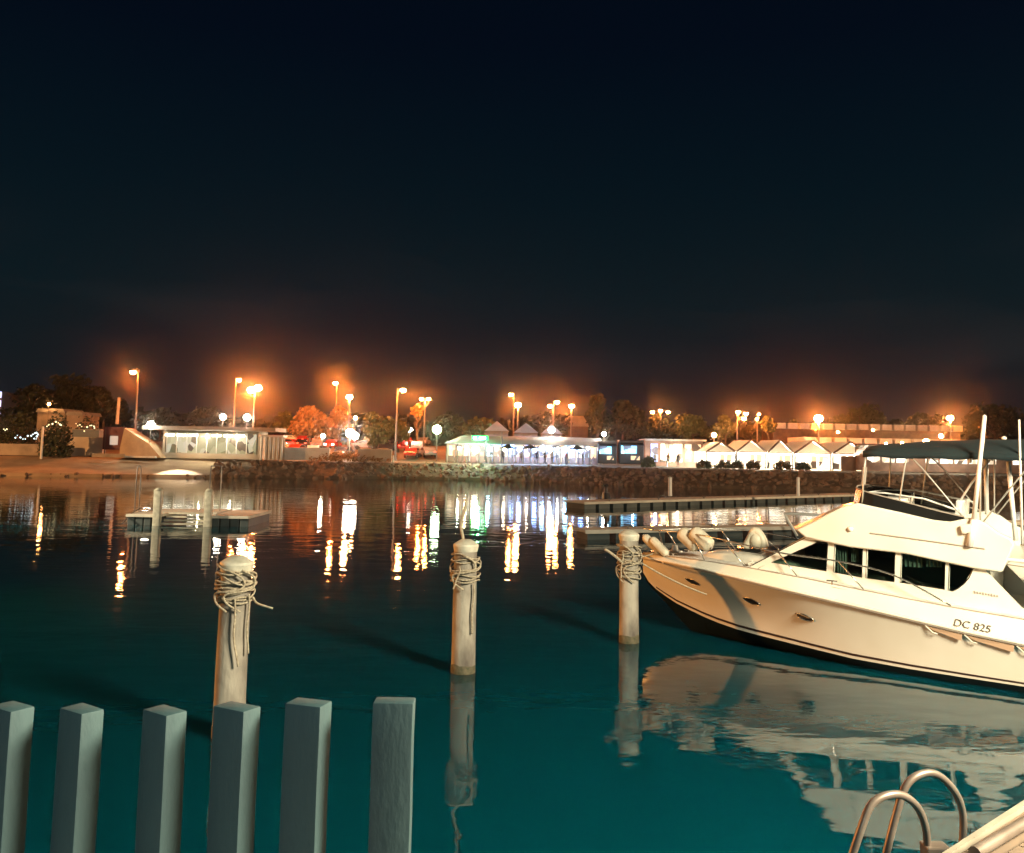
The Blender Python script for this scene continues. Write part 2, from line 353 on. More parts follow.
def make_cruiser(loc, label, text):
    root = empty('motor_cruiser', loc, label, 'boat', rz=BR)
    g = M['gel']
    # hull topsides
    b = MB()
    for sg in (1, -1):
        rows = []
        for s in SS:
            yh, zh, yc, zc = half(s), zsh(s), ych(s), zch(s); r = []
            for k in range(7):
                t = k / 6; fl = t - .16 * math.sin(math.pi * t) * (1 if s < 4 else .4)
                y = yc + (yh - yc) * fl; r.append(V(s, sg * y, zc + (zh - zc) * t))
            rows.append(r)
        b.grid(rows)
    # transom
    s = SS[-1]; b.face([V(s, half(s), zsh(s)), V(s, ych(s), zch(s)), V(s, 0, zkl(s)), V(s, -ych(s), zch(s)), V(s, -half(s), zsh(s))])
    hull = b.obj('hull', g, root, ang=35, norm=False)
    # bottom
    b = MB()
    for sg in (1, -1):
        b.grid([[V(s, sg * ych(s), zch(s) - .002), V(s, sg * ych(s) * .93, zch(s) - .07 - .02 * s), V(s, 0, min(zkl(s), zch(s)))] for s in SS])
    b.obj('hull_bottom', M['antifoul'], root, ang=40, norm=False)
    b = MB()
    for sg in (1, -1):
        rows = []
        for s in SS[2:]:
            t0, t1 = .055, .095; r = []
            for t in (t0, t1):
                fl = t - .16 * math.sin(math.pi * t) * (1 if s < 4 else .4)
                r.append(V(s, sg * (ych(s) + (half(s) - ych(s)) * fl + .006), zch(s) + (zsh(s) - zch(s)) * t))
            rows.append(r)
        b.grid(rows)
    b.obj('boot_stripe', M['boot'], root, norm=False)
    # rub rail
    b = MB()
    for sg in (1, -1): b.tube([V(s, sg * (half(s) + .015), zsh(s) + .0) for s in SS], .032, 6)
    b.obj('rub_rail', g, root, smooth=True)
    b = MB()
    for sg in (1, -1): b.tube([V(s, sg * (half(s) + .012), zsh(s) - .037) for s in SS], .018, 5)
    b.obj('rail_lower_strip', M['groove'], root, smooth=True)  # thin grey strip following the rub rail just below it
    # bulwark and deck
    def zdk(s): return zsh(s) + interp([0, .6, 2, 3, 4, 5.3, 6.8, 7.8, 11], [.06, .10, .16, .22, .26, .28, .34, .38, .42], s)
    def hdk(s): return max(half(s) - interp([0, 2, 4, 11], [.03, .12, .16, .16], s), .0)
    b = MB()
    for sg in (1, -1):
        b.grid([[V(s, sg * half(s), zsh(s) + .02), V(s, sg * (half(s) - (half(s) - hdk(s)) * .55), zsh(s) + (zdk(s) - zsh(s)) * .6), V(s, sg * hdk(s), zdk(s))] for s in SS])
    b.obj('bulwark', g, root, ang=40, norm=False)
    b = MB(); b.grid([[V(s, hdk(s) - .0, zdk(s)), V(s, hdk(s) * .5, zdk(s) + .03), V(s, 0, zdk(s) + .045), V(s, -hdk(s) * .5, zdk(s) + .03), V(s, -hdk(s), zdk(s))] for s in SS])
    b.obj('deck', M['gel2'], root, smooth=True, norm=False)
    b = MB()
    for sg in (1, -1): b.tube([V(s, sg * hdk(s), zdk(s) + .005) for s in SS[1:]], .014, 5)
    b.obj('deck_edge', M['groove'], root, smooth=True)
    # fore cabin trunk
    b = MB(); rows = []
    for s, hw, hh in ((1.5, .15, .02), (1.8, .5, .12), (2.3, .78, .16), (3.0, 1.0, .17), (4.2, 1.15, .12)):
        z0 = zdk(s); rows.append([V(s, hw + .08, z0 - .02), V(s, hw, z0 + hh * .8), V(s, hw * .6, z0 + hh), V(s, 0, z0 + hh + .02), V(s, -hw * .6, z0 + hh), V(s, -hw, z0 + hh * .8), V(s, -hw - .08, z0 - .02)])
    b.grid(rows); b.obj('cabin_trunk', g, root, smooth=True, norm=False)
    b = MB(); b.box(V(2.6, .0, zdk(2.6) + .22), (.5, .5, .05), bev=.015); b.obj('deck_hatch', M['smoke'], root)
    # cabin sides: lower band, pillars, upper band with window openings between
    YC = 1.36
    def c2(s, z, y=YC): return V(s, y, z)
    lower = [(3.15, 1.66), (3.42, 1.83), (4.5, 1.755), (5.2, 1.685), (5.9, 1.655), (6.6, 1.6), (6.75, 1.575), (6.95, 1.73), (7.10, 1.99), (7.14, 2.02), (7.30, 2.01), (7.86, 1.40), (8.3, 1.30), (8.3, 1.2), (3.15, 1.45)]
    b = MB()
    for sg in (1, -1):
        b.prism([V(s, sg * YC, z) for s, z in lower], (0, -sg * .06, 0))
        # front raked pillar and uprights
        b.prism([V(s, sg * YC, z) for s, z in [(3.0, 1.70), (4.17, 2.38), (4.36, 2.285), (3.44, 1.83), (3.15, 1.68)]], (0, -sg * .06, 0))
        for a0, a1 in ((4.525, 4.675), (5.185, 5.275), (5.76, 5.885), (6.63, 6.705)):
            b.prism([V(a0 + .0, sg * (YC + .004), 1.60), V(a1 - .0, sg * (YC + .004), 1.58), V(a1 + .04, sg * (YC + .004), 2.30), V(a0 + .04, sg * (YC + .004), 2.30)], (0, -sg * .07, 0))
    # aft bulkhead
    b.box(V(7.35, 0, 1.65), (.06, 2.6, 1.1))
    b.obj('cabin_side', g, root)
    # interior
    b = MB(); b.box(V(5.6, -.9, 1.62), (3.0, .5, .45), bev=.05); b.box(V(5.0, .3, 1.5), (1.0, .9, .35), bev=.05); b.box(V(5.3, 0, 1.28), (4.0, 2.5, .05)); b.obj('saloon_furniture', M['teak'], root)
    for s0, wd, yy, zz in ((4.72, .2, 1.25, 1.72), (4.98, .14, 1.22, 1.95), (5.95, .3, 1.25, 1.95), (6.32, .26, 1.25, 1.98), (3.42, 3.8, -1.26, 1.6)):
        rows = []; nk = 9 if wd < 1 else 60
        for k in range(nk): rows.append([V(s0 + wd * k / (nk - 1), yy + .02 * (-1) ** k, zz), V(s0 + wd * k / (nk - 1), yy + .02 * (-1) ** k, 2.24)])
        MB().grid(rows).obj('curtain', M['curtain'], root)
    # windows: each its own pane
    panes = [[(3.46, 1.835), (4.36, 2.285), (4.57, 2.28), (4.53, 1.755)], [(4.665, 1.745), (4.70, 2.28), (5.22, 2.24), (5.19, 1.69)],
             [(5.265, 1.685), (5.29, 2.24), (5.80, 2.21), (5.77, 1.66)], [(5.875, 1.66), (5.91, 2.20), (6.66, 2.16), (6.63, 1.605)],
             [(6.69, 1.59), (6.73, 2.15), (7.02, 2.13), (7.09, 2.06), (7.10, 1.99), (7.04, 1.85), (6.95, 1.73), (6.85, 1.64), (6.77, 1.59)]]
    for sg in (1, -1):
        for q in panes:
            b = MB(); b.prism([V(s, sg * (YC - .02), z) for s, z in q], (0, -sg * .012, 0)); po = b.obj('side_window', M['glass'], root); MB().tube([V(s, sg * (YC + .001), z) for s, z in q], .010, 5, True).obj('gasket', M['black'], po)
    # windscreen (dark, raked) with centre mullions
    b = MB(); b.prism([V(3.02, 1.28, 1.74), V(3.02, -1.28, 1.74), V(4.17, -1.28, 2.40), V(4.17, 1.28, 2.40)], (.0, 0, -.03)); b.obj('windscreen', M['smoke'], root)
    b = MB()
    for y in (-.45, .45): b.cyl(V(2.98, y, 1.75), V(4.15, y, 2.43), .03, seg=6)
    b.tube([V(2.97, -1.3, 1.76), V(2.9, 0, 1.79), V(2.97, 1.3, 1.76)], .03, 6)
    b.obj('windscreen_frame', M['gel'], root)
    b = MB(); b.tube([V(3.2, .2, 1.9), V(3.7, .35, 2.2), V(3.9, .35, 2.3)], .012, 5); b.obj('wiper', M['black'], root)
    # flybridge: coaming ring made of port profile swept round the front
    prof = [(3.98, 2.52), (4.17, 2.37), (5.0, 2.25), (6.0, 2.20), (7.11, 2.03), (7.58, 2.00), (7.79, 2.50), (7.74, 2.60), (7.56, 2.68), (7.35, 2.84), (7.16, 2.93), (7.02, 2.905), (6.77, 2.835), (6.5, 2.85), (5.88, 2.97), (5.28, 3.075), (5.16, 3.10), (4.87, 3.01), (4.59, 2.86), (4.33, 2.70)]
    b = MB()
    for sg in (1, -1): b.prism([V(s, sg * 1.46, z) for s, z in prof], (0, -sg * .16, 0))
    # front face, raked like the photograph's brow
    fr = [(4.08, 2.44), (3.98, 2.52), (4.33, 2.70), (4.59, 2.86), (4.87, 3.01), (5.16, 3.10)]
    rows = []
    for k in range(13):
        a = -1 + 2 * k / 12; bow = .34 * (1 - a * a)
        rows.append([V(s - .012 - bow * (1 - .5 * i / 5), a * 1.452, z) for i, (s, z) in enumerate(fr)])
    b.grid(rows)
    rows2 = [[r[0], r[0] + Vector((-1.0, 0, -.06))] for r in rows]; b.grid(rows2)
    # floor / cabin roof
    b.prism([V(4.2, 1.4, 2.33), V(4.2, -1.4, 2.33), V(9.2, -1.4, 2.12), V(9.2, 1.4, 2.12)], (0, 0, .07))
    fo = b.obj('flybridge', g, root, ang=30)
    bv = fo.modifiers.new('soft_edges', 'BEVEL'); bv.width = .03; bv.segments = 2; bv.limit_method = 'ANGLE'; bv.angle_limit = R(40)
    for sg in (1, -1): MB().tube([V(5.38, sg * 1.464, 2.545), V(6.3, sg * 1.464, 2.475), V(7.32, sg * 1.464, 2.39)], .014, 5).obj('styling_groove', M['groove'], root)
    # tinted screen round the flybridge
    b = MB(); rows = []
    path = [(6.95, 1.40, 2.87, .06), (6.5, 1.40, 2.86, .16), (5.88, 1.40, 2.98, .19), (5.4, 1.40, 3.06, .22), (5.16, 1.32, 3.10, .24), (4.97, .9, 3.11, .26), (4.9, .45, 3.12, .28), (4.88, 0, 3.12, .28)]
    path += [(s, -y, z, hh) for s, y, z, hh in path[-2::-1]]
    b.grid([[V(s, y, z - .02), V(s + .05, y * .97, z + hh)] for s, y, z, hh in path]); so = b.obj('flybridge_screen', M['smoke'], root, norm=False)
    sm = so.modifiers.new('thick', 'SOLIDIFY'); sm.thickness = .012
    b = MB(); b.tube([V(s + .05, y * .97, z + hh) for s, y, z, hh in path], .014, 5); b.obj('screen_trim', M['groove'], root)
    # helm seats, console, lounge
    b = MB(); b.box(V(6.55, .05, 2.83), (.5, .5, .12), bev=.04); b.box(V(6.55, -.7, 2.83), (.5, .5, .12), bev=.04)
    b.box(V(6.78, .05, 3.02), (.12, .5, .34), ry=-.1, bev=.04); b.box(V(6.78, -.7, 3.02), (.12, .5, .34), ry=-.1, bev=.04); b.obj('helm_seat', M['vinyl'], root)
    b = MB(); b.box(V(5.55, -.3, 2.78), (.5, 1.4, .8), bev=.08); b.box(V(5.4, .6, 3.0), (.3, .45, .3), bev=.06); b.obj('helm_console', M['vinyl'], root)
    b = MB(); b.tube([V(5.84 + .04 * math.sin(a), -.35 + .19 * math.cos(a), 3.1 + .19 * math.sin(a)) for a in [i * math.pi / 8 for i in range(16)]], .014, 6, True); b.obj('steering_wheel', M['steel'], root)
    b = MB(); b.tube([V(5.2, 1.1, 3.28), V(5.6, 1.15, 3.30), V(6.3, 1.15, 3.22), V(6.9, 1.15, 3.02)], .018, 6); b.tube([V(5.2, 1.1, 3.28), V(5.2, -1.1, 3.28), V(5.8, -1.15, 3.3), V(6.9, -1.15, 3.1)], .018, 6); b.obj('grab_rail', M['paintpole'], root, smooth=True)
    # bimini: dark canvas over bent tubes
    b = MB(); rows = []
    for i in range(13):
        s = 5.25 + 3.3 * i / 12; r = []
        for k in range(11):
            a = -1 + 2 * k / 10; r.append(V(s, a * 1.3, 4.09 + .28 * (1 - abs(a) ** 2.4) * (1 - .55 * (1 - i / 12) ** 3) + .012 * math.sin(i * 2.1 + k)))
        rows.append(r)
    b.grid(rows)
    b.grid([[V(5.25, a * .13, 4.09 + .28 * .45 * (1 - abs(a / 10) ** 2.4)), V(5.27, a * .13, 4.04)] for a in range(-10, 11)])
    for sg in (1, -1): b.grid([[V(5.25 + 3.3 * i / 12, sg * 1.3, 4.09), V(5.25 + 3.3 * i / 12, sg * 1.315, 3.98 + .02 * math.sin(i * 1.9))] for i in range(13)])
    bo = b.obj('bimini_top', M['canvas'], root, smooth=True, norm=False)
    bm_ = bo.modifiers.new('thick', 'SOLIDIFY'); bm_.thickness = .02
    def hoop(s0, z0, s1, z1, r=.016, w=1.28):
        pts = [V(s0, w + .04, z0), V(s0 + (s1 - s0) * .7, w + .02, z0 + (z1 - z0) * .75), V(s1, w - .15, z1 - .02), V(s1, w * .5, z1 + .1), V(s1, 0, z1 + .14)]
        pts = pts + [Vector((p.x, -p.y, p.z)) for p in pts[-2::-1]]
        return smoothline(pts, 4), r
    for s0, z0, s1, z1 in ((5.87, 3.0, 6.06, 4.1), (7.0, 2.88, 6.0, 4.1), (5.22, 3.08, 5.30, 4.05), (7.3, 2.86, 8.3, 4.12), (7.25, 2.86, 7.3, 4.14)):
        pts, r = hoop(s0, z0, s1, z1); MB().tube(pts, r, 6).obj('bimini_hoop', M['hooptube'], root, smooth=True)
    # rocket launcher arch / radar hoops aft
    b = MB(); b.tube(smoothline([V(6.92, -.5, 3.9), V(6.98, -.5, 4.12), V(7.2, -.5, 4.24), V(7.42, -.5, 4.22), V(7.6, -.5, 4.26)], 4), .035, 7)
    b.tube(smoothline([V(7.35, .2, 3.98), V(7.6, .2, 4.2), V(8.0, .2, 4.30), V(8.6, .2, 4.28)], 4), .05, 7); b.tube([V(7.35, .2, 3.98), V(7.0, .2, 3.5), V(6.7, .2, 3.0)], .022, 6)
    b.obj('radar_arch', M['paintpole'], root, smooth=True)
    MB().cyl(V(7.2, -.4, 2.9), V(7.22, -.4, 4.1), .04, .04, 8).obj('arch_leg', M['paintpole'], root, smooth=True); MB().cyl(V(7.75, .6, 2.5), V(7.68, .6, 3.95), .04, .04, 8).obj('arch_leg', M['paintpole'], root, smooth=True)
    b = MB(); b.ball(V(7.55, -.4, 4.40), .05, 2, (1, 1, .8)); b.cyl(V(7.55, -.4, 4.2), V(7.55, -.4, 4.38), .03); b.obj('stern_light', M['vinyl'], root, smooth=True)
    # outrigger pole and whip aerial
    b = MB(); b.cyl(V(7.08, 1.50, 2.42), V(7.16, 1.50, 2.9), .06, .05, 8); b.cyl(V(7.16, 1.5, 2.85), V(7.40, 1.5, 4.75), .042, .034, 8); b.ball(V(7.40, 1.5, 4.75), .036, 1); b.obj('outrigger_pole', M['paintpole'], root, smooth=True)
    b = MB(); b.cyl(V(7.9, 1.3, 2.5), V(7.93, 1.3, 4.7), .024, .018, 7); b.obj('whip_aerial', M['paintpole'], root, smooth=True)
    b = MB(); b.box(V(7.05, 1.51, 2.73), (.2, .08, .16), ry=.2, bev=.03); b.obj('outrigger_base', g, root)
    # stern cockpit: covers and lockers
    MB().box(V(8.6, 1.2, 1.75), (1.0, .1, 1.2)).obj('cockpit_screen', mat('clear_cover', (.55, .5, .4), .35, (.35, .28, .2), 4), root); MB().box(V(8.2, -.5, 1.6), (.3, .8, .9), bev=.04).obj('cockpit_locker', g, root)
    # portholes
    for s, z in ((1.49, 1.19), (2.97, .985), (4.12, .84)):
        for sg in (1, -1):
            t = (z - zch(s)) / (zsh(s) - zch(s)); fl = t - .16 * math.sin(math.pi * t) * (1 if s < 4 else .4)
            def hy(s_, z_):
                t_ = (z_ - zch(s_)) / (zsh(s_) - zch(s_)); return ych(s_) + (half(s_) - ych(s_)) * (t_ - .16 * math.sin(math.pi * t_) * (1 if s_ < 4 else .4))
            pts = []
            for k in range(20):
                a = k * 2 * math.pi / 20; ss = s + .19 * math.cos(a); zz = z - .04 * math.cos(a) + .062 * math.sin(a) * (1 - .25 * abs(math.cos(a)))
                pts.append(V(ss, sg * (hy(ss, zz) + .010), zz))
            b = MB(); b.face(pts); po = b.obj('porthole', M['black'], root, norm=False)
            MB().tube(pts, .009, 5, True).obj('porthole_rim', M['steel'], po, smooth=True)
    # hull vents aft
    vm = mat('vent_recess', (.50, .34, .22), .6)
    for s0, s1 in ((6.35, 6.95), (7.0, 7.75), (7.8, 9.2)):
        for sg in (1, -1):
            MB().prism([V(s0, sg * (half(s0) - .0), zsh(s0) - .07), V(s1, sg * half(s1), zsh(s1) - .07), V(s1 - .02, sg * (half(s1) - .02), zsh(s1) - .18), V(s0 + .18, sg * (half(s0) - .02), zsh(s0) - .15)], (0, sg * .012, 0)).obj('hull_vent', vm, root)
    for s0 in (6.35, 6.98, 7.78):
        MB().tube([V(s0 + .0, half(s0) + .008, zsh(s0) - .06), V(s0 + .12, half(s0) + .0, zsh(s0) - .17), V(s0 + .2, half(s0) - .01, zsh(s0) - .19)], .010, 5).obj('vent_fin', g, root)
    # bow rail
    b = MB(); st = [(.35, .10, 2.20), (.9, .45, 2.23), (1.75, .95, 2.24), (2.39, 1.2, 2.20), (3.63, 1.48, 2.05), (4.81, 1.56, 1.98), (5.8, 1.6, 1.81), (6.76, 1.62, 1.36)]
    top = [V(*q) for q in st]; nose = [V(.0, .0, 2.22)]
    line = smoothline(top[::-1] + nose + [Vector((p.x, -p.y, p.z)) for p in top], 4)
    b.tube(line, .016, 6)
    for sg in (1, -1):
        for tb, bb in (((1.59, .88, 2.235), 1.92), ((2.39, 1.2, 2.20), 2.92), ((3.63, 1.48, 2.05), 4.03), ((4.81, 1.56, 1.98), 5.29), ((.5, .2, 2.21), .75)):
            b.cyl(V(tb[0], sg * tb[1], tb[2]), V(bb, sg * max(hdk(bb) - .02, .02), zdk(bb)), .013, seg=6)
    b.obj('bow_rail', M['steel'], root, smooth=True)
    # pulpit, roller, anchor, windlass, cleats
    b = MB(); b.box(V(-.05, 0, 1.60), (.7, .3, .07), bev=.03); b.obj('bow_platform', g, root)
    b = MB(); b.cyl(V(-.35, 0, 1.6), V(.35, 0, 1.64), .022); b.prism([V(-.30, .13, 1.58), V(-.48, 0, 1.34), V(-.30, -.13, 1.58), V(-.16, 0, 1.40)], (.02, 0, .03)); b.obj('anchor', M['steel'], root)
    b = MB(); b.cyl(V(.8, .0, 1.7), V(.8, 0, 1.88), .08, .06, 10); b.box(V(.8, 0, 1.72), (.3, .22, .08), bev=.02); b.obj('windlass', M['vinyl'], root)
    for s, y in ((.95, .45), (.95, -.45), (4.7, 1.63)):
        b = MB(); b.cyl(V(s - .1, y, zdk(s) + .06), V(s + .1, y, zdk(s) + .06), .014, seg=6); b.cyl(V(s, y, zdk(s) - .01), V(s, y, zdk(s) + .06), .016, seg=6); b.obj('cleat', M['steel'], root)
    b = MB(); b.ball(V(.78, half(.78) + .0, zsh(.78) - .03), .05, 2, (1.3, .6, .8)); b.obj('fairlead', M['vinyl'], root, smooth=True)
    b = MB(); b.cyl(V(5.02, 1.45, 2.60), V(5.02, 1.50, 2.60), .055, .045, 12); b.obj('vent_cap', M['vinyl'], root, smooth=True)
    b = MB(); b.box(V(4.95, 1.66, 1.47), (.5, .02, .012), ry=-.12); b.obj('boarding_gate_seam', M['groove'], root)
    if text:
        def txt(body, s, y, z, size, m, nm, ry, lean=0.0):
            cu = bpy.data.curves.new(nm, 'FONT'); cu.body = body; cu.size = size; cu.extrude = .002; cu.shear = .12; cu.space_character = 1.0
            cu.materials.append(m); o = bpy.data.objects.new(nm, cu); C.collection.objects.link(o); bpy.context.view_layer.update(); me = bpy.data.meshes.new_from_object(o.evaluated_get(bpy.context.evaluated_depsgraph_get())); bpy.data.objects.remove(o); o = bpy.data.objects.new(nm, me); C.collection.objects.link(o); o.parent = root
            # text reads with its x axis aft and faces port
            o.matrix_local = Matrix.Translation(V(s, y, z)) @ (Matrix(((-1, 0, 0), (0, 0, 1), (0, 1, 0))).to_4x4() @ Matrix.Rotation(ry, 4, 'Z') @ Matrix.Rotation(lean, 4, 'X'))
        txt('DC 825', 6.80, 1.80, 1.045, .185, mat('registration_grey', (.07, .06, .055), .5), 'registration_lettering', R(-5.5), R(-24))
        b = MB()
        for k in range(9): b.box(V(7.12 + k * .045, 1.365, 1.60 - k * .004), (.028, .008, .035 if k % 3 else .05), ry=.1)
        b.obj('model_badge', M['groove'], root)
    return root
boat = make_cruiser(BO, 'white flybridge motor cruiser marked DC 825 moored bow to the timber pile', True)
off = BO - BF * 4.1 - BN * 4.6
boat2 = make_cruiser(Vector((off.x, off.y, 0)), 'second white cruiser half hidden behind the one marked DC 825', False)

def bw(s, y, z): return BO - BF * s + BN * y + Vector((0, 0, z))     # boat frame to world
# fenders stowed in the bow rail
def fender(c, d, r, L, label):
    e = empty('fender', c, label, 'fender', 'fenders stowed in the bow rail of the cruiser')
    d = Vector(d).normalized(); b = MB(); seg = []; 
    prof = [(-.5, .25), (-.49, .6), (-.42, .92), (-.3, 1), (.3, 1), (.42, .92), (.49, .6), (.5, .25)]
    b.tube([d * L * t for t, _ in prof], r, 14, rr=[r * q for _, q in prof]); b.obj('body', M['vinyl2'], e, ang=50)
    b = MB(); b.cyl(d * L * .5, d * L * .56, r * .25, seg=8); b.cyl(-d * L * .5, -d * L * .56, r * .25, seg=8); b.obj('end_cap', M['groove'], e)
M['vinyl2'] = mat('aged_fender', (.56, .52, .40), .5, (.44, .40, .30), 4)
dr = (BF * -.8 + Vector((0, 0, -.62)) + BN * .1)
fender(bw(.38, .33, 1.90), dr, .10, .55, 'cream fender nearest the pile, outer one of the pair at the bow')
fender(bw(.60, .42, 1.86), dr, .10, .55, 'cream fender at the bow just aft of the one beside the pile')
dr2 = (BF * -.85 + Vector((0, 0, -.62)) + BN * .1)
fender(bw(1.42, .66, 2.10), dr2, .17, .55, 'fat cream fender leaning on the bow rail, nearer the bow')
fender(bw(1.74, .76, 2.14), dr2, .17, .55, 'fat cream fender on the bow rail, topmost and farthest aft')
# furled sunshade / bundle on the fore deck
b = MB(); b.tube(smoothline([bw(2.5, .1, 1.95), bw(2.62, .1, 2.16), bw(2.72, .1, 2.33), bw(2.86, .1, 2.18), bw(2.92, .1, 1.98)], 4), .1, 8, rr=None); b.ball(bw(2.75, .1, 2.12), .16, 2, (1, 1, 1.3))
tag(b.obj('deck_cushion', M['vinyl2'], smooth=True), 'crumpled pale cover bundled on the fore deck ahead of the windscreen', 'cover')

# ------------------------------------------------------------------ piles with ropes
def pile(px, pyw, pyt, diam, lean, label):
    p = Wz(px, pyw, 0); e = empty('mooring_pile', p, label, 'mooring pile', 'mooring piles standing in the harbour')
    yh = pyt; top = W(px + lean, pyt, p.y); H = top.z; dx = top.x - p.x; r = diam / 2
    b = MB(); n = 16; zs = [-1.5] + [H * k / n for k in range(n + 1)]; rows = []
    for z in zs:
        row = []
        for k in range(20):
            a = k * 2 * math.pi / 20; q = r * (1.02 - .05 * z / H) * (1 + .035 * noise.noise(Vector((math.cos(a) * 1.2, math.sin(a) * 1.2, z * .8 + px))))
            row.append(Vector((math.cos(a) * q + dx * z / H, math.sin(a) * q, z)))
        row.append(row[0].copy()); rows.append(row)
    b.grid(rows); bmesh.ops.remove_doubles(b.b, verts=b.b.verts, dist=1e-5); b.obj('shaft', M['pile'], e, smooth=True)
    b = MB(); rows = []
    for z in (-.3, 0, .06, .12 + .03):
        row = []
        for k in range(24):
            a = k * 2 * math.pi / 24; zz = z + (.05 * noise.noise(Vector((math.cos(a) * 2, math.sin(a) * 2, px))) if z > .1 else 0)
            row.append(Vector((math.cos(a) * (r * 1.045) + dx * z / H, math.sin(a) * r * 1.045, zz)))
        row.append(row[0].copy()); rows.append(row)
    b.grid(rows); b.obj('tide_band', M['weed'], e, smooth=True)
    b = MB(); c = lambda z: Vector((dx * z / H, 0, z))
    b.cyl(c(H - .11), c(H - .01), r * 1.0, r * 1.09, 20); b.cyl(c(H - .01), c(H + .02), r * 1.09, r * 1.06, 20); b.cyl(c(H + .02), c(H + .10), r * 1.06, r * .45, 20)
    b.obj('cap', M['pilecap'], e, ang=40)
    return p, r, H, dx
def wraps(p, r, H, dx, z0, z1, n, seed, label, tails, loops=1):
    q = random.Random(seed); b = MB()
    for k in range(n):
        z = z0 + (z1 - z0) * k / max(n - 1, 1); ph = q.random() * 6; t1 = q.uniform(-.09, .09); rr = r * 1.03 + .022 + q.random() * .03; pts = []
        for j in range(26):
            a = j * 2 * math.pi / 26; zz = z + t1 * math.sin(a + ph) + .02 * math.sin(3 * a + ph); wob = rr + .015 * math.sin(2 * a + ph * 2)
            pts.append(p + Vector((math.cos(a) * wob + dx * zz / H, math.sin(a) * wob, zz)))
        b.tube(pts, .0135, 6, True)
    for k in range(loops):
        a0 = -math.pi / 2 + q.uniform(-.9, .9); pts = []
        for j in range(9):
            t = j / 8; a = a0 + .8 * math.sin(t * 6.3) ; zz = z1 - t * (z1 - z0) * 1.2 + .04 * math.cos(t * 9)
            pts.append(p + Vector((math.cos(a) * (r + .08) + dx * zz / H, math.sin(a) * (r + .08), zz)))
        b.tube(smoothline(pts, 3), .0155, 6)
    for a, za, zb, sw in tails:
        pts = []
        for j in range(8):
            t = j / 7; zz = za + (zb - za) * t
            pts.append(p + Vector((math.cos(a) * (r + .07) + sw * t * t + dx * zz / H + .012 * math.sin(t * 8), math.sin(a) * (r + .07), zz)))
        b.tube(smoothline(pts, 3), .015, 6)
    return tag(b.obj('mooring_rope', M['rope'], smooth=True), label, 'rope', 'ropes wound round the mooring piles')
p1 = pile(228, 736, 563, .43, 9.0, 'thick mooring pile behind the slat fence, leftmost of the three')
p2 = pile(463, 672, 545, .43, 3.0, 'middle mooring pile with a rope end standing up from its top')
p3 = pile(629, 642, 535, .41, 0, 'mooring pile the cruiser bow is tied to')
wraps(*p1, 1.84, 2.24, 11, 3, 'thick tangle of pale rope round the leftmost pile', [(-.6, 1.95, 1.15, .02), (-1.3, 1.9, 1.0, .08), (-.35, 1.9, 1.75, .28)], 2)
wraps(*p2, 1.62, 2.06, 9, 11, 'pale rope knotted round the middle pile', [(-.95, 1.6, .72, -.02), (-1.9, 1.9, 1.5, -.12)], 2)
wraps(*p3, 1.42, 2.0, 12, 23, 'pale rope bound round the pile at the cruiser bow', [(-2.2, 1.9, 1.35, -.05)], 3)
# rope end sticking up from the middle pile
pp, r, H, dx = p2
b = MB(); b.tube(smoothline([pp + Vector((dx - .04, -.05, H - .3)), pp + Vector((dx - .05, 0, H + .08)), pp + Vector((dx - .10, 0, H + .35)), pp + Vector((dx - .04, 0, H + .62)), pp + Vector((dx + .0, 0, H + .85))], 4), .028, 6)
tag(b.obj('rope_end', M['rope'], smooth=True), 'stiff rope end standing up above the middle pile', 'rope')
# lines from pile to the bow
pp, r, H, dx = p3
def line(a, c, sag, label, rad=.016):
    pts = [a.lerp(c, t / 10) - Vector((0, 0, sag * 4 * (t / 10) * (1 - t / 10))) for t in range(11)]
    return tag(MB().tube(pts, rad, 6).obj('mooring_line', M['rope'], smooth=True), label, 'rope', 'mooring lines from the pile to the cruiser')
line(pp + Vector((.1, .1, 1.75)), bw(.4, .2, 1.70), .03, 'short upper mooring line from pile to bow platform')
line(pp + Vector((-.1, -.22, 1.60)), bw(.05, .05, 1.62), .05, 'mooring line crossing the front of the pile to the stem')
line(pp + Vector((.15, -.18, 1.72)), bw(2.05, half(2.05) + .05, 1.05), .05, 'long slack line running from the pile down along the orange lit hull')
line(pp + Vector((-.15, -.2, 1.65)), pp + Vector((-.55, -.25, 1.95)), -.02, 'stub of line sticking out left of the pile at the bow', .03)

# ------------------------------------------------------------------ slat balustrade in the foreground
sl = [(12, 706, 33), (82, 708, 34), (165, 710, 35), (237, 706, 27), (308.5, 702, 17), (394.5, 700, 0)]
nm = ['cut by the picture edge', 'second from the outer end on the dark side', 'third from the outer end', 'in front of the leftmost pile', 'next to the brightest slat', 'at the inner end, palest and square on']
labels = ['dim teal grey fence slat furthest from the piles, cut by the frame edge', 'teal grey fence slat second from the frame edge, lit sliver on top',
          'teal grey fence slat third from the frame edge', 'fence slat standing in front of the leftmost pile', 'pale grey fence slat beside the brightest one', 'palest fence slat, last one toward the open water']
for (px, py, th), lb in zip(sl, labels):
    p = W(px, py, 2.0); Ht = 1.15
    b = MB(); t = .004; w_, d_ = .085, .052
    b.box((0, 0, -Ht / 2), (w_, d_, Ht), bev=.0035)
    bmesh.ops.subdivide_edges(b.b, edges=[e_ for e_ in b.b.edges if e_.calc_length() > .5], cuts=14)
    for v_ in b.b.verts: v_.co += Vector((noise.noise(v_.co * 6 + Vector((px, 0, 0))), noise.noise(v_.co * 5 + Vector((0, px, 0))), noise.noise(v_.co * 18 + Vector((px, px, 0))) * .8)) * .0018
    o = b.obj('fence_slat', M['slat'], loc=p, rot=(0, 0, R(-th)), ang=35)
    tag(o, lb, 'fence slat', 'vertical slats of the pier balustrade')
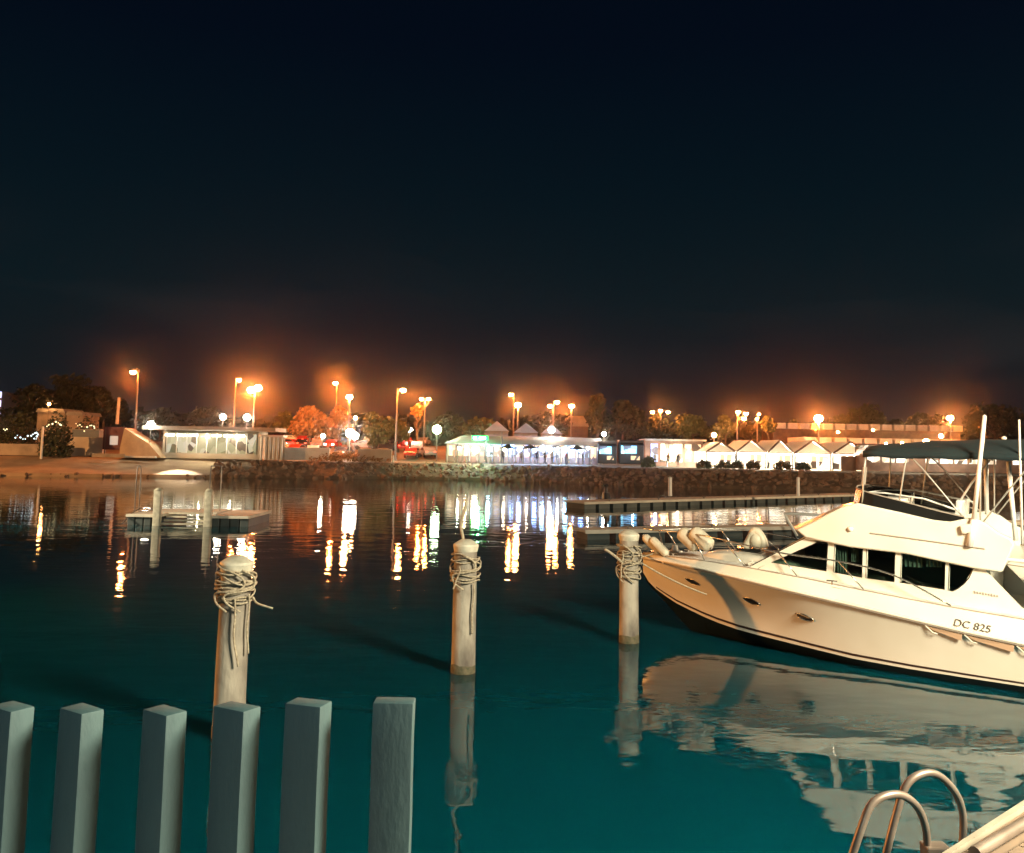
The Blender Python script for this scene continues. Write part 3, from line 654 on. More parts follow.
a = W(-80, 850, 2.0); c = W(440, 850, 2.0)
b = MB(); b.box(((a.x + c.x) / 2, 2.0, p.z - 1.19), (c.x - a.x + .1, .12, .06), bev=.006)
tag(b.obj('bottom_rail', M['slat']), 'grey rail under the fence slats along the pier edge', 'rail')
struct(MB().box((0, .2, p.z - 1.36), (12, 4.2, .25)).obj('pier_deck', M['concrete']))

# ------------------------------------------------------------------ ladder hoops and dock edge lower right
LY = 5.2
def hoopthing(pts, label):
    q = [W(x, y, d) for x, y, d in pts]
    return tag(MB().tube(smoothline(q, 5), .021, 10).obj('ladder_handrail', M['hoopmetal'], smooth=True), label, 'handrail', 'curved handrails of the swim ladder')
M['edgemetal'] = mat('edge_metal', (.34, .31, .24), .5, (.24, .21, .16), 4)
M['hoopmetal'] = mat('worn_galvanised_tube', (.26, .21, .17), .42, (.18, .14, .11), 6, metal=.45)
hoopthing([(850, 862, 5.0), (862, 826, 5.0), (872, 804, 5.02), (888, 795, 5.05), (904, 796, 5.1), (918, 808, 5.14), (926, 830, 5.18), (928, 862, 5.2)], 'curved metal handrail nearer the open water, lower of the two')
hoopthing([(884, 862, 5.3), (896, 815, 5.3), (906, 786, 5.32), (921, 774, 5.35), (938, 775, 5.4), (955, 792, 5.45), (963, 815, 5.5), (962, 850, 5.5), (961, 862, 5.5)], 'curved metal handrail nearer the dock corner, taller of the two')
b = MB(); q = W(935, 846, 5.2); b.box((q.x, q.y, q.z - .15), (.13, .1, .32), bev=.01)
tag(b.obj('ladder_bracket', M['hoopmetal']), 'metal bracket box at the foot of the two handrails', 'bracket')
e0 = W(945, 856, 4.6); e1 = W(1030, 800, 5.6)
dv = (e1 - e0); dv.z = 0; 
z0 = e0.z
def edge(px, py): return Wz(px, py, z0)
dk = empty('dock_landing', edge(990, 840), 'tan dock landing with pale metal edging in the near corner', 'dock')
def rel(b, name, m, ang=None): 
    o = b.obj(name, m, dk, ang=ang); o.matrix_parent_inverse = Matrix.Translation(dk.location).inverted(); return o
A0, A1 = edge(935, 864), edge(1060, 782); B0, B1 = edge(975, 864), edge(1060, 812); D0, D1 = edge(1010, 900), edge(1100, 840)
def strip(a0, a1, b0, b1, th, m, name, up=0):
    bb = MB(); u = Vector((0, 0, up)); bb.prism([a0 + u, a1 + u, b1 + u, b0 + u], (0, 0, -th)); return rel(bb, name, m)
def mixp(a, b_, t): return a.lerp(b_, t)
strip(mixp(A0, B0, 0), mixp(A1, B1, 0), mixp(A0, B0, .22), mixp(A1, B1, .22), .12, M['edgemetal'], 'edge_strip', .03)
M['tandeck'] = mat('tan_deck_board', (.24, .17, .11), .8, (.17, .12, .08), 5, bump=.2)
strip(mixp(A0, B0, .23), mixp(A1, B1, .23), mixp(A0, B0, .95), mixp(A1, B1, .95), .1, M['tandeck'], 'deck_board', 0)
bb = MB(); bb.cyl(B0 + Vector((0, 0, .05)), B1 + Vector((0, 0, .05)), .03, seg=10); rel(bb, 'kick_rail', M['hoopmetal'], 40)
for k in range(8):
    f0, f1 = (k) / 8, (k + .93) / 8; a = mixp(B0, B1, f0); c = mixp(B0, B1, f1); d = Vector((.9, -.75, 0))
    bb = MB(); bb.prism([a + Vector((.03, -.03, 0)), c + Vector((.03, -.03, 0)), c + d, a + d], (0, 0, -.05)); rel(bb, 'cross_board', M['tandeck'])

# ------------------------------------------------------------------ floating docks
def pontoon(px0, py0, px1, py1, wid, label, z=.5, name='floating_pontoon', n=16):
    a = Wz(px0, py0, z); c = Wz(px1, py1, z); d = (c - a); L = d.length; u = d.normalized(); v = Vector((-u.y, u.x, 0))
    e = empty(name, a, label, 'pontoon', rz=math.atan2(u.y, u.x))
    MB().box((L / 2, wid / 2, -.06), (L, wid, .12), bev=.02).obj('deck', M['dock'], e)
    MB().box((L / 2, -.03, -.10), (L, .06, .14)).obj('edge_beam', M['dock2'], e)
    bb = MB()
    for k in range(n): bb.box((L * (k + .5) / n, wid / 2, -.36), (L / n * .78, wid * .9, .44), bev=.03)
    bb.obj('float', M['dockside'], e)
    for k in range(7):
        x = L * (k + .5) / 7; MB().cyl((x, .15, 0), (x, .15, .12), .05, seg=6).cyl((x - .18, .15, .13), (x + .18, .15, .13), .035, seg=6).obj('cleat', M['metalpole'], e)
    return e
M['dock2'] = mat('dock_beam', (.60, .57, .48), .7, (.42, .40, .34), 1)
pontoon(584, 502, 868, 494, 2.2, 'long low pontoon ending beyond the dark bollard, farther of the two', n=26)
pontoon(585, 530, 1080, 521, 1.3, 'nearer low pontoon running behind the cruiser bow', .45, n=22)
# bollard and posts on far pontoon
q = Wz(606, 499, .5)
e = empty('bollard', q, 'dark mooring bollard with cap at the outer end of the pontoon', 'bollard')
MB().cyl((0, 0, 0), (0, 0, .5), .32, .26, 10).cyl((0, 0, .5), (0, 0, .9), .12, .1, 8).obj('stem', M['black'], e); MB().ball((0, 0, 1.0), .2, 2, (1, 1, .7)).obj('cap', M['black'], e)
def post(px, pyb, pyt, Y, w_, m, label, name='marker_post', lean=0, group=None):
    z = None; a = W(px, pyb, Y); t = W(px + lean, pyt, Y)
    bb = MB(); bb.cyl(a - a, t - a, w_ / 2, w_ / 2 * .9, 8); bb.cyl(t - a, t - a + Vector((0, 0, w_ * .3)), w_ / 2 * 1.2, w_ * .2, 8)
    return tag(bb.obj(name, m, ang=40, loc=a), label, 'post', group)
post(670, 496, 478, 72, .32, M['white'], 'short white post standing on the far pontoon', group='white posts along the pontoon')
post(798, 496, 478, 72, .28, M['white'], 'thin white post near the boat end of the far pontoon', group='white posts along the pontoon')
post(862, 498, 468, 60, .30, M['paintpole'], 'leaning pale post where the pontoon meets the cruiser screen', lean=3)
# handrail on near pontoon
q = [W(797, 536, 44), W(786, 517, 44), W(784, 513.5, 44), W(800, 514, 44), W(828, 515.5, 44), W(836, 530, 44)]
tag(MB().tube(q, .07, 6).obj('gangway_rail', M['paintpole'], smooth=True), 'pale bent handrail rising behind the cruiser windscreen', 'handrail')

# landing stage at left
JY = 45.0
ls = empty('landing_stage', Wz(172, 523, 0), 'small timber landing stage with two platforms and steps between', 'jetty')
def jrel(bb, name, m, ang=None):
    o = bb.obj(name, m, ls, ang=ang); o.matrix_parent_inverse = Matrix.Translation(ls.location).inverted(); return o
def jx(px): return Wz(px, 523, 0).x
for x0, x1 in ((135, 170), (222, 262)):
    a, c = jx(x0), jx(x1)
    jrel(MB().box(((a + c) / 2, JY + 2.1, .46), (c - a, 4.2, .14), bev=.02), 'platform', M['dock2'])
    bb = MB()
    for k in range(4): bb.box((a + (c - a) * (k + .5) / 4, JY + 2.1, .12), ((c - a) / 4 * .86, 3.9, .52), bev=.03)
    jrel(bb, 'float', M['dockside'])
a, c = jx(172), jx(219)
for k in range(4): jrel(MB().box(((a + c) / 2, JY + .1 + k * .3, .09 + k * .15), (c - a - .1, .28, .085), bev=.01), 'step', M['pilecap'])
jrel(MB().box(((a + c) / 2, JY + 2.9, .50), (c - a, 2.6, .12), bev=.01), 'landing', M['dock2'])
for x in (169, 221.5):
    top = 1.72
    jrel(MB().box((jx(x), JY - .1, top / 2 - .4), (.34, .34, top + .8), bev=.03).cyl((jx(x), JY - .1, top), (jx(x), JY - .1, top + .12), .22, .1, 12), 'post', M['pilecap'], 40)
for x0, x1 in ((135, 139), (209, 220)):
    a, c = W(x0, 505, JY + 3), W(x1, 505, JY + 3); zt_ = W(x0, 466, JY + 3).z
    pts = smoothline([(a.x, JY + 3, .45), (a.x, JY + 3, zt_ - .25), (a.x + .1, JY + 3, zt_), (c.x - .1, JY + 3, zt_), (c.x, JY + 3, zt_ - .25), (c.x, JY + 3, .45)], 3)
    jrel(MB().tube(pts, .03, 6), 'ladder_hoop', M['metalpole'], 60)
jrel(MB().tube([(jx(129), JY + 3.4, .55), (jx(133), JY + 2, .7), (jx(137), JY + .3, .5), (jx(134), JY - .2, .1)], .03, 5), 'chain', M['metalpole'])

# ------------------------------------------------------------------ street lamps
LIGHTS = []
def street_lamp(px, py, Y, heads, label, pole_px=None, basez=None, m='sodium', pw=4200, col=(1, .19, .022), r=.34, group='tall sodium street lamps on the shore', bent=False):
    top = W(px, py, Y); bx = W(pole_px if pole_px is not None else px, py, Y).x; zb = zt(Y) if basez is None else basez
    e = empty('street_lamp', (bx, Y, zb), label, 'street lamp', group)
    H = top.z - zb; bb = MB(); bb.cyl((0, 0, 0), (0, 0, H + (.3 if len(heads) > 1 or bx != top.x else -.3)), .16, .09, 10); bb.cyl((0, 0, 0), (0, 0, .5), .26, .2, 10); bb.obj('pole', M['metalpole'], e, ang=40)
    for hx, hy in heads:
        q = W(hx, hy, Y); dx_ = q.x - bx; dz = q.z - zb
        if abs(dx_) > .25: MB().tube(smoothline([(0, 0, dz - .4), (dx_ * .5, 0, dz + .2), (dx_, 0, dz + .32)], 4), .06, 6).obj('arm', M['metalpole'], e, smooth=True)
        hd = MB().cyl((dx_, 0, dz + .12), (dx_, 0, dz + .42), .42, .2, 12).obj('lamp_head', M['metalpole'], e, ang=40)
        MB().ball((dx_, 0, dz), r, 2, (1, 1, .8)).obj('lamp_glass', M[m], hd, smooth=True)
        LIGHTS.append(((q.x, Y - .1, q.z - r - .15), col, pw))
    return e
SL = street_lamp
SL(133, 372, 124, [(133, 372)], 'street lamp on the far left, its head bent left off a dark pole', pole_px=138.5, r=.42)
SL(239, 380, 132, [(239, 380)], 'sodium lamp just left of the brightest double lamp', pole_px=236)
SL(257, 389, 122, [(251, 390), (258, 388)], 'brightest double headed lamp behind the lit pavilion', pole_px=255, m='sodium_hot', pw=13000, r=.52)
SL(335.5, 383, 150, [(335.5, 383)], 'high sodium lamp above the orange lit tree', pole_px=337, r=.42, pw=9000)
SL(349.5, 397, 134, [(349.5, 397)], 'lamp on a pale pole above the white globes', r=.48, m='sodium_hot', pw=10000)
SL(403, 390, 128, [(403, 390)], 'lamp on a hooked arm above the green lit tree', pole_px=397.5, r=.44, bent=True, basez=2.2)
SL(425, 399, 145, [(421.5, 399), (428.5, 399)], 'twin lamp beside a small yellow lit tree', pole_px=425, r=.34)
SL(511, 394.5, 150, [(511, 394.5)], 'upper lamp of the pair behind the market roofs', pole_px=514, r=.4)
SL(518, 405, 138, [(518, 405)], 'lower brighter lamp of the pair behind the market roofs', r=.5, m='sodium_hot')
SL(553, 403, 150, [(550, 406), (557, 402)], 'double lamp over the white tent peaks', pole_px=553.5, r=.42)
SL(571.5, 406, 142, [(571.5, 406)], 'single lamp just right of the double lamp over the tents', r=.46)
SL(660, 411, 170, [(652.5, 412), (660.5, 410.5), (668, 412)], 'triple headed lamp above the dark middle trees', pole_px=660.5, r=.38, pw=1100)
SL(742, 412, 150, [(738, 412), (746, 413.5), (744, 418.5)], 'cluster lamp with three heads left over the gabled tents', pole_px=737, r=.38, pw=2200)
SL(759, 414, 160, [(759, 414), (757, 419)], 'small double lamp right of the three head cluster', pole_px=757, r=.26, pw=2500)
SL(818.5, 418.5, 140, [(818.5, 418.5)], 'big flaring sodium lamp over the gabled tents', m='sodium_hot', r=.68, pw=26000)
SL(950, 418, 150, [(950, 418)], 'sodium lamp alone above the long shed roof at far right', r=.55, m='sodium_hot', pw=15000)
def globe(px, py, Y, label, m='globe', r=.38, col=(1, .80, .55), pw=420, H=None):
    q = W(px, py, Y); zb = zt(Y); e = empty('globe_lamp', (q.x, Y, zb), label, 'globe lamp', 'low globe lamps along the promenade')
    MB().cyl((0, 0, 0), (0, 0, max(q.z - zb - r * .8, .1)), .07, .05, 8).obj('post', M['metalpole'], e)
    MB().ball((0, 0, q.z - zb), r, 2).obj('globe', M[m], e, smooth=True)
    LIGHTS.append(((q.x, Y - r - .2, q.z), col, pw))
globe(151, 425, 116, 'white globe lamp at the left end of the pavilion roof', r=.5)
globe(223, 417, 122, 'white globe lamp above the pavilion roof, left of two', r=.42)
globe(247, 417.5, 122, 'white globe lamp above the pavilion roof, right of two', r=.46)
globe(350, 433, 126, 'bright white globe of the touching pair under the pale pole lamp', m='globe', r=.62, pw=1300)
globe(355, 436, 125, 'lower bright white globe of the touching pair', r=.5, pw=1100)
globe(338, 412.5, 150, 'small white globe lamp in front of the orange lit tree', r=.34)
globe(355.5, 418, 150, 'small orange lit globe right of the orange lit tree', m='sodium', r=.32, col=(1, .45, .12))
globe(437, 429.5, 124, 'greenish white globe lamp at the left end of the market', m='greenglobe', r=.62, col=(.7, 1, .55), pw=1000)
globe(410, 430, 138, 'small white globe lamp left of the greenish one', r=.40)
globe(551.5, 430, 126, 'white globe lamp above the middle of the market roof', r=.46, pw=900)
globe(604, 434, 124, 'small white globe lamp at the right end of the market roof', r=.3)
globe(714, 435, 122, 'small orange globe lamp left of the gabled tents', m='sodium', r=.34, col=(1, .5, .2))
globe(323, 436, 132, 'small white globe lamp among the parked cars', r=.3)

# ------------------------------------------------------------------ buildings
def bld(name, px0, px1, pyt, Y, label, cat='building'):
    a = W(px0, pyt, Y); c = W(px1, pyt, Y); zb = zt(Y)
    e = empty(name, ((a.x + c.x) / 2, Y, zb), label, cat); return e, (c.x - a.x), W((px0 + px1) / 2, pyt, Y).z - zb
# left pavilion
e, wd, hh = bld('pavilion', 165, 262, 431, 118, 'low flat roofed pavilion with bright window strip behind the landing stage')
MB().box((0, 2.8, hh / 2 + .02), (wd, .3, hh - .1)).box((-wd / 2 + .15, 1.2, hh / 2), (.3, 3.4, hh - .1)).box((wd / 2 - .15, 1.2, hh / 2), (.3, 3.4, hh - .1)).box((0, -.45, .35), (wd, .2, .7)).obj('wall', M['wallpaint'], e)
MB().box((0, .9, hh + .28), (wd + 4.5, 5.6, .5), bev=.04).obj('roof', M['roofgrey'], e)
M['win1'] = shopglass('pavilion_windows', (.75, .72, .42), (.22, .26, .12), .62, 1.3)
for k in range(9):
    xx = -wd / 2 + .5 + (wd - 1) * (k + .5) / 9; ww = (wd - 1) / 9
    f = MB().box((xx, -.40, hh * .55), (ww * .9, .05, hh * .72)).obj('window', M['win1'], e)
    MB().box((xx - ww / 2, -.47, hh * .55), (.1, .08, hh * .74)).obj('window_mullion', M['white'], f)
for k in range(7):
    xx = -wd / 2 + .9 + (wd * .72) * k / 6
    if k in (3,): continue
    MB().box((xx, -.62, hh * .83), (1.15, .2, .26)).obj('light_fitting', M['headlit'] if 'headlit' in M else M.setdefault('headlit', glow('strip_light', (1, .93, .72), 9)), e)
LIGHTS.append(((e.location.x - 1, 116.5, zt(118) + hh * .8), (1, .88, .6), 500))
LIGHTS.append(((e.location.x + 3, 116.5, zt(118) + hh * .8), (1, .88, .6), 500))
# white colonnade beside it
e, wd, hh = bld('colonnade', 262, 282, 437, 117, 'white columned porch at the right end of the pavilion')
for k in range(6): MB().cyl((-wd / 2 + wd * k / 5, 0, 0), (-wd / 2 + wd * k / 5, 0, hh), .16, .16, 10).obj('column', M['white'], e, ang=40)
MB().box((0, .6, hh + .12), (wd + .6, 2, .24)).obj('lintel', M['white'], e)
MB().box((0, 1.6, hh / 2), (wd, .2, hh)).obj('wall', M['wallpaint'], e)
# low bright wall
def wall(px0, px1, pyt, Y, th, m, label, name='boundary_wall', z=None):
    a = W(px0, pyt, Y); c = W(px1, pyt, Y); zb = zt(Y) if z is None else z; H = W((px0 + px1) / 2, pyt, Y).z - zb
    return tag(MB().box(((a.x + c.x) / 2, Y, zb + H / 2), (abs(c.x - a.x), th, H), bev=.03).obj(name, m), label, 'wall')
wall(284, 330, 447.5, 119, .4, M['white'], 'low white wall brightly lit between pavilion and globe lamps')
wall(358, 392, 449, 120, .4, M['wallpaint'], 'low cream wall right of the paired white globes')
wall(0, 62, 444, 118, .5, M['concrete'], 'brown concrete wall at the far left behind the ramp')
wall(63, 104, 437, 121, .5, M['wallpaint'], 'tan wall below the blue grey container roof')
wall(92, 125, 453.5, 113.5, .15, M['concrete'], 'low rail like barrier wall on the ramp edge, far left')
wall(124, 156, 456, 114.5, .6, M['white'], 'white block wall in front of the tan sail canopy')
wall(157, 330, 459, 113.0, .3, M['brick'], 'long low reddish wall in front of the pavilion') if False else None
e, wd, hh = bld('container_hut', 73, 100, 430, 123, 'blue grey hut roof behind the tan wall'); MB().box((0, 1, hh / 2), (wd, 2.4, hh), bev=.05).obj('wall', mat('bluegrey_panel', (.10, .14, .18), .6), e); MB().box((0, 1, hh + .06), (wd + .3, 2.8, .12)).obj('roof', M['roofgrey'], e)
# maroon signboard with a white square
e, wd, hh = bld('sign_board', 104, 126, 427, 119.5, 'maroon board with a white square beside the tan canopy', 'sign')
MB().box((0, 0, hh * .62), (wd, .12, hh * .76)).obj('board', M['maroon'], e); MB().box((0, -.08, hh * .55), (wd * .36, .04, hh * .3)).obj('white_square', M['litsq'] if 'litsq' in M else M.setdefault('litsq', glow('glow_square', (1, .8, .62), .55)), e)  # white square has a faint glow of its own
for s_ in (-1, 1): MB().cyl((s_ * wd * .4, 0, 0), (s_ * wd * .4, 0, hh), .07).obj('leg', M['metalpole'], e)
# tan triangular canopy
e, wd, hh = bld('sail_canopy', 126, 167, 430, 117, 'tan peaked canopy between the maroon board and the pavilion', 'canopy')
bb = MB(); bb.prism([(-wd / 2, -1.5, hh * .35), (-wd * .42, -1.5, hh * 1.05), (wd * .2, -1.5, hh * .5), (wd / 2, -1.5, 0), (-wd / 2, -1.5, 0)], (0, 3, 0)); bb.obj('cover', mat('tan_cloth', (.5, .36, .22), .8, (.38, .27, .17), 1), e)
# far left lit corner building, pink house, grey roofs
e, wd, hh = bld('lit_tower', -18, 5, 392, 190, 'building with violet white lit windows at the left edge')
MB().box((0, 2, hh / 2), (wd, 6, hh)).obj('wall', M['wallpaint'], e)
for k in range(3): MB().box((wd * .28, -1.05, hh * (.94 - k * .19)), (wd * .4, .06, hh * .13)).obj('window', M['violet'] if 'violet' in M else M.setdefault('violet', glow('violet_window', (.62, .6, 1), 2.2)), e)
e, wd, hh = bld('pink_house', 5, 21, 399, 200, 'small pinkish house block next to the violet lit building')
MB().box((0, 2, hh / 2), (wd, 6, hh)).obj('wall', mat('pink_wall', (.5, .3, .24), .8), e); MB().box((0, 2, hh + .2), (wd + .6, 6.6, .4)).obj('roof', M['roofgrey'], e); MB().box((wd * .2, -1.06, hh * .75), (1.2, .1, 1)).obj('window', M['litwhite'], e)
LIGHTS.append(((e.location.x + 1, 192, zt(200) + hh + 1), (1, .6, .4), 250))
for (x0, x1, y0, lb) in ((41, 68, 409, 'grey roofed shed behind the round dark bush'), (70, 86, 412, 'smaller grey roofed shed left of the far left lamp')):
    e, wd, hh = bld('shed', x0, x1, y0, 150, lb); MB().box((0, 2, hh / 2 - .2), (wd, 6, hh - .3)).obj('wall', M['concrete'], e)
    MB().prism([(-wd / 2 - .2, -1.3, hh - .6), (wd / 2 + .2, -1.3, hh - .6), (wd / 2 - .2, -1.3, hh), (-wd / 2 + .2, -1.3, hh)], (0, 7, 0)).obj('roof', M['roofgrey'], e)
globe(49, 404, 148, 'small sodium bulb over the grey shed roof', m='sodium', r=.22, col=(1, .4, .1), pw=250)
# leaning mast with lit lower part and white post
post(117, 424, 398, 135, .5, M['wallpaint'], 'short lit chimney like column left of the first street lamp', lean=2)
post(41, 459, 427, 113, .3, M['white'], 'white post standing on the ramp edge beside the dark round bush', lean=2)

# market building: long pale awning over lit stalls
MY = 123.0
x0, x1 = W(445, 440, MY).x, W(602, 440, MY).x; zb = zt(MY); ztop = W(520, 436, MY).z; zev = W(520, 444.5, MY).z
mk = empty('market_hall', ((x0 + x1) / 2, MY, zb), 'long market hall with pale striped awning roof and crowded lit stalls', 'building'); wd = x1 - x0
rows = []
for k in range(33):
    t = k / 32; x = -wd / 2 + wd * t; taper = min(1, t / .12 + .15); sag = .22 * abs(math.sin(t * math.pi * 9))
    rows.append([(x, -1.2, zev - zb), (x, 0.6, (zev - zb) + (ztop - zev) * .6 * taper - sag * .3), (x, 2.6, (zev - zb) + (ztop - zev) * taper - sag * .2), (x, 6, (zev - zb) + (ztop - zev) * taper)])
ro = MB().grid(rows).obj('awning_roof', M['roofpale'], mk); so = ro.modifiers.new('thick', 'SOLIDIFY'); so.thickness = .06
M['blueroof'] = mat('blue_canvas', (.30, .38, .62), .7)
for k in range(15):
    f = k / 14; x = -wd / 2 + .3 + (wd - .6) * f; MB().cyl((x, -1.0, 0), (x, -1.0, zev - zb), .07, seg=8).obj('post', M['metalpole'], mk)
MB().box((0, 3.1, (zev - zb) / 2), (wd, .2, zev - zb)).obj('back_wall', M['wallpaint'], mk)
cols = [((1, .75, .45), (.8, .45, .2)), ((1, .9, .7), (.7, .5, .35)), ((.45, .65, 1), (.15, .25, .7)), ((1, .6, .3), (.6, .2, .08))]
SM = [shopglass('stall_light_%s' % 'abcd'[i], c[0], c[1], 1.5, 1.5 + i * .4) for i, c in enumerate(cols)]
seq = [0, 0, 1, 1, 0, 2, 0, 1, 2, 1, 0, 2, 1, 3, 2, 1, 0, 1, 2, 0]
for k, q in enumerate(seq):
    ww = (wd - .6) / len(seq); x = -wd / 2 + .3 + ww * (k + .5)
    st = MB().box((x, 2.2 + (k % 3) * .15, (zev - zb) * .5), (ww * .86, .08, (zev - zb) * .82)).obj('shop_front', SM[q], mk)
    MB().box((x, 1.0, .45), (ww * .8, .5, .9), bev=.03).obj('counter', M['brick'], mk)
rb_ = [(1, (.9, 1, .8)), (2, (1, .75, .4)), (8, (.25, .45, 1)), (11, (.22, .4, 1)), (13, (.5, .7, 1)), (14, (1, .9, .7)), (17, (.2, .4, 1)), (9, (.3, .5, 1)), (15, (.3, .7, 1)), (7, (1, .8, .5)), (3, (1, .9, .65)), (12, (.3, .5, 1)), (16, (.35, .55, 1)), (18, (1, .8, .55)), (10, (1, .85, .6)), (5, (.5, .8, 1))]
for k, c in rb_:
    ww = (wd - .6) / len(seq); x = -wd / 2 + .3 + ww * (k + .5)
    MB().ball((x, .2 - 1.1 * (c[0] < .6), zev - zb - .35 - .3 * (k % 2)), .22 if c[0] > .6 else .34, 1).obj('hanging_bulb', glow('stall_bulb', c, 60), mk)
    LIGHTS.append(((mk.location.x + x, MY - .4, zev - .5), c, 110 if c[0] > .6 else 420))
for s_ in range(6):
    x = -wd / 2 + wd * (.36 + .12 * s_); MB().box((x, -.2, zev - zb + .05), (1.6, 1.9, .06), rx=.35).obj('glow_valance', glow('blue_glow_valance', (.3, .45, 1), 3) if s_ == 0 else mk.children[-1].data.materials[0], mk)  # valances emit light themselves; blue stall light put into the cloth
# bright floodlight on the stall
LIGHTS.append(((W(476, 450, MY).x, MY - 2.2, 4.2), (1, .9, .6), 450))
MB().ball((W(476, 450, MY).x - mk.location.x, -1.6, W(476, 450, MY).z - zb), .45, 2).obj('flood_lamp', M['globe'], mk)
# green sign
q = W(480, 438, MY - 2.6); e = empty('green_sign', (q.x, q.y, zt(MY)), 'small green lit sign on a post above the market eaves', 'sign')
MB().cyl((.9, .06, 0), (.9, .06, q.z - zt(MY)), .06).obj('post', M['metalpole'], e)
MB().box((0, 0, q.z - zt(MY)), (2.2, .16, .62), bev=.03).obj('sign_box', M['greensign'], e)
for dx_, w2 in ((-.68, .4), (.1, .35), (.55, .4)): MB().box((dx_, -.1, q.z - zt(MY)), (w2, .04, .3), bev=.01).obj('lettering', M['signmark'], e)
LIGHTS.append(((q.x, q.y - .6, q.z - .4), (.1, 1, .4), 900))
# tent peaks behind market
for px, py, w2, lb in ((497, 421, 24, 'pale blue peaked tent left behind the market with a square chimney'), (526, 423, 24, 'middle pale blue peaked tent behind the market'), (551.5, 424, 20, 'peaked tent with globe lamp behind the market')):
    q = W(px, py, 132); e = empty('peak_tent', (q.x, 132, zt(132)), lb, 'tent', 'peaked tents behind the market'); H = q.z - zt(132); r = w2 / 2 * 132 / F
    bb = MB(); bb.face([(0, 0, H), (-r, -r, H * .72), (r, -r, H * .72)]); bb.face([(0, 0, H), (r, -r, H * .72), (r, r, H * .72)]); bb.face([(0, 0, H), (r, r, H * .72), (-r, r, H * .72)]); bb.face([(0, 0, H), (-r, r, H * .72), (-r, -r, H * .72)])
    bb.obj('tent_roof', mat('violet_grey_canvas', (.42, .42, .55), .7), e)
    MB().box((0, 0, H * .36), (r * 1.9, r * 1.9, H * .71)).obj('tent_wall', M['brick'], e)
# house with pale roof near dark tree
e, wd, hh = bld('gabled_house', 564, 588, 416, 185, 'grey roofed house left of the dark middle trees')
MB().box((0, 3, hh * .35), (wd, 6, hh * .7)).obj('wall', M['earth'], e)
MB().prism([(-wd / 2 - .3, -.3, hh * .68), (wd / 2 + .3, -.3, hh * .68), (wd * .3, -.3, hh), (-wd * .35, -.3, hh)], (0, 6.6, 0)).obj('roof', M['roofgrey'], e)

# kiosks with blue lit windows, x 600-645
M['kblue'] = shopglass('kiosk_blue', (.25, .75, 1), (.08, .3, .7), 4, 1.0)
M['korange'] = shopglass('kiosk_orange', (1, .7, .4), (.8, .4, .15), 1.4, 1.2)
for px0, px1, pyt, lb in ((598, 617, 441, 'dark van shaped kiosk with a blue lit window, left of two'), (619, 644, 440, 'dark kiosk with a blue lit window, right of two')):
    e, wd, hh = bld('kiosk', px0, px1, pyt, 121, lb)
    MB().box((0, 1.3, hh / 2 + .1), (wd, 2.6, hh - .2), bev=.15).obj('body', M['black'], e)
    MB().box((-.1 * wd, -.02, hh * .62), (wd * .62, .06, hh * .30)).obj('serving_window', M['kblue'], e)
    MB().box((0, -.6, hh * .84), (wd * .9, 1.2, .08), rx=.25).obj('flap_awning', M['canvas'], e)
    MB().box((.15 * wd, -.12, hh * .3), (wd * .35, .12, hh * .16)).obj('lit_counter', M['korange'], e)
    LIGHTS.append(((e.location.x, 119.6, zt(121) + hh * .6), (.4, .7, 1), 160))
# shop block 645-690
e, wd, hh = bld('shop_block', 645, 703, 441, 124, 'low shops with white and blue lit fronts between kiosks and tents')
MB().box((0, 2, hh / 2), (wd, 4, hh)).obj('wall', M['brick'], e); MB().box((0, 1.6, hh + .12), (wd + .5, 5.4, .24)).obj('roof', M['roofgrey'], e)
M['swhite'] = shopglass('shop_white', (1, .9, .68), (1, .7, .42), 3.2, .9); M['sblue'] = shopglass('shop_blue', (.5, .65, 1), (.2, .35, .9), 2.2, 1.0)
for t0, t1, mm in ((.10, .22, 'sblue'), (.27, .40, 'swhite'), (.42, .64, 'swhite'), (.68, .80, 'korange'), (.84, .96, 'korange')):
    MB().box((-wd / 2 + wd * (t0 + t1) / 2, -.03, hh * .52), (wd * (t1 - t0), .06, hh * .72)).obj('shop_front', M[mm], e)
LIGHTS.append(((e.location.x, 121.5, 4.6), (1, .85, .6), 700)); LIGHTS.append(((e.location.x - 3, 121.5, 4.6), (.8, .8, 1), 300))

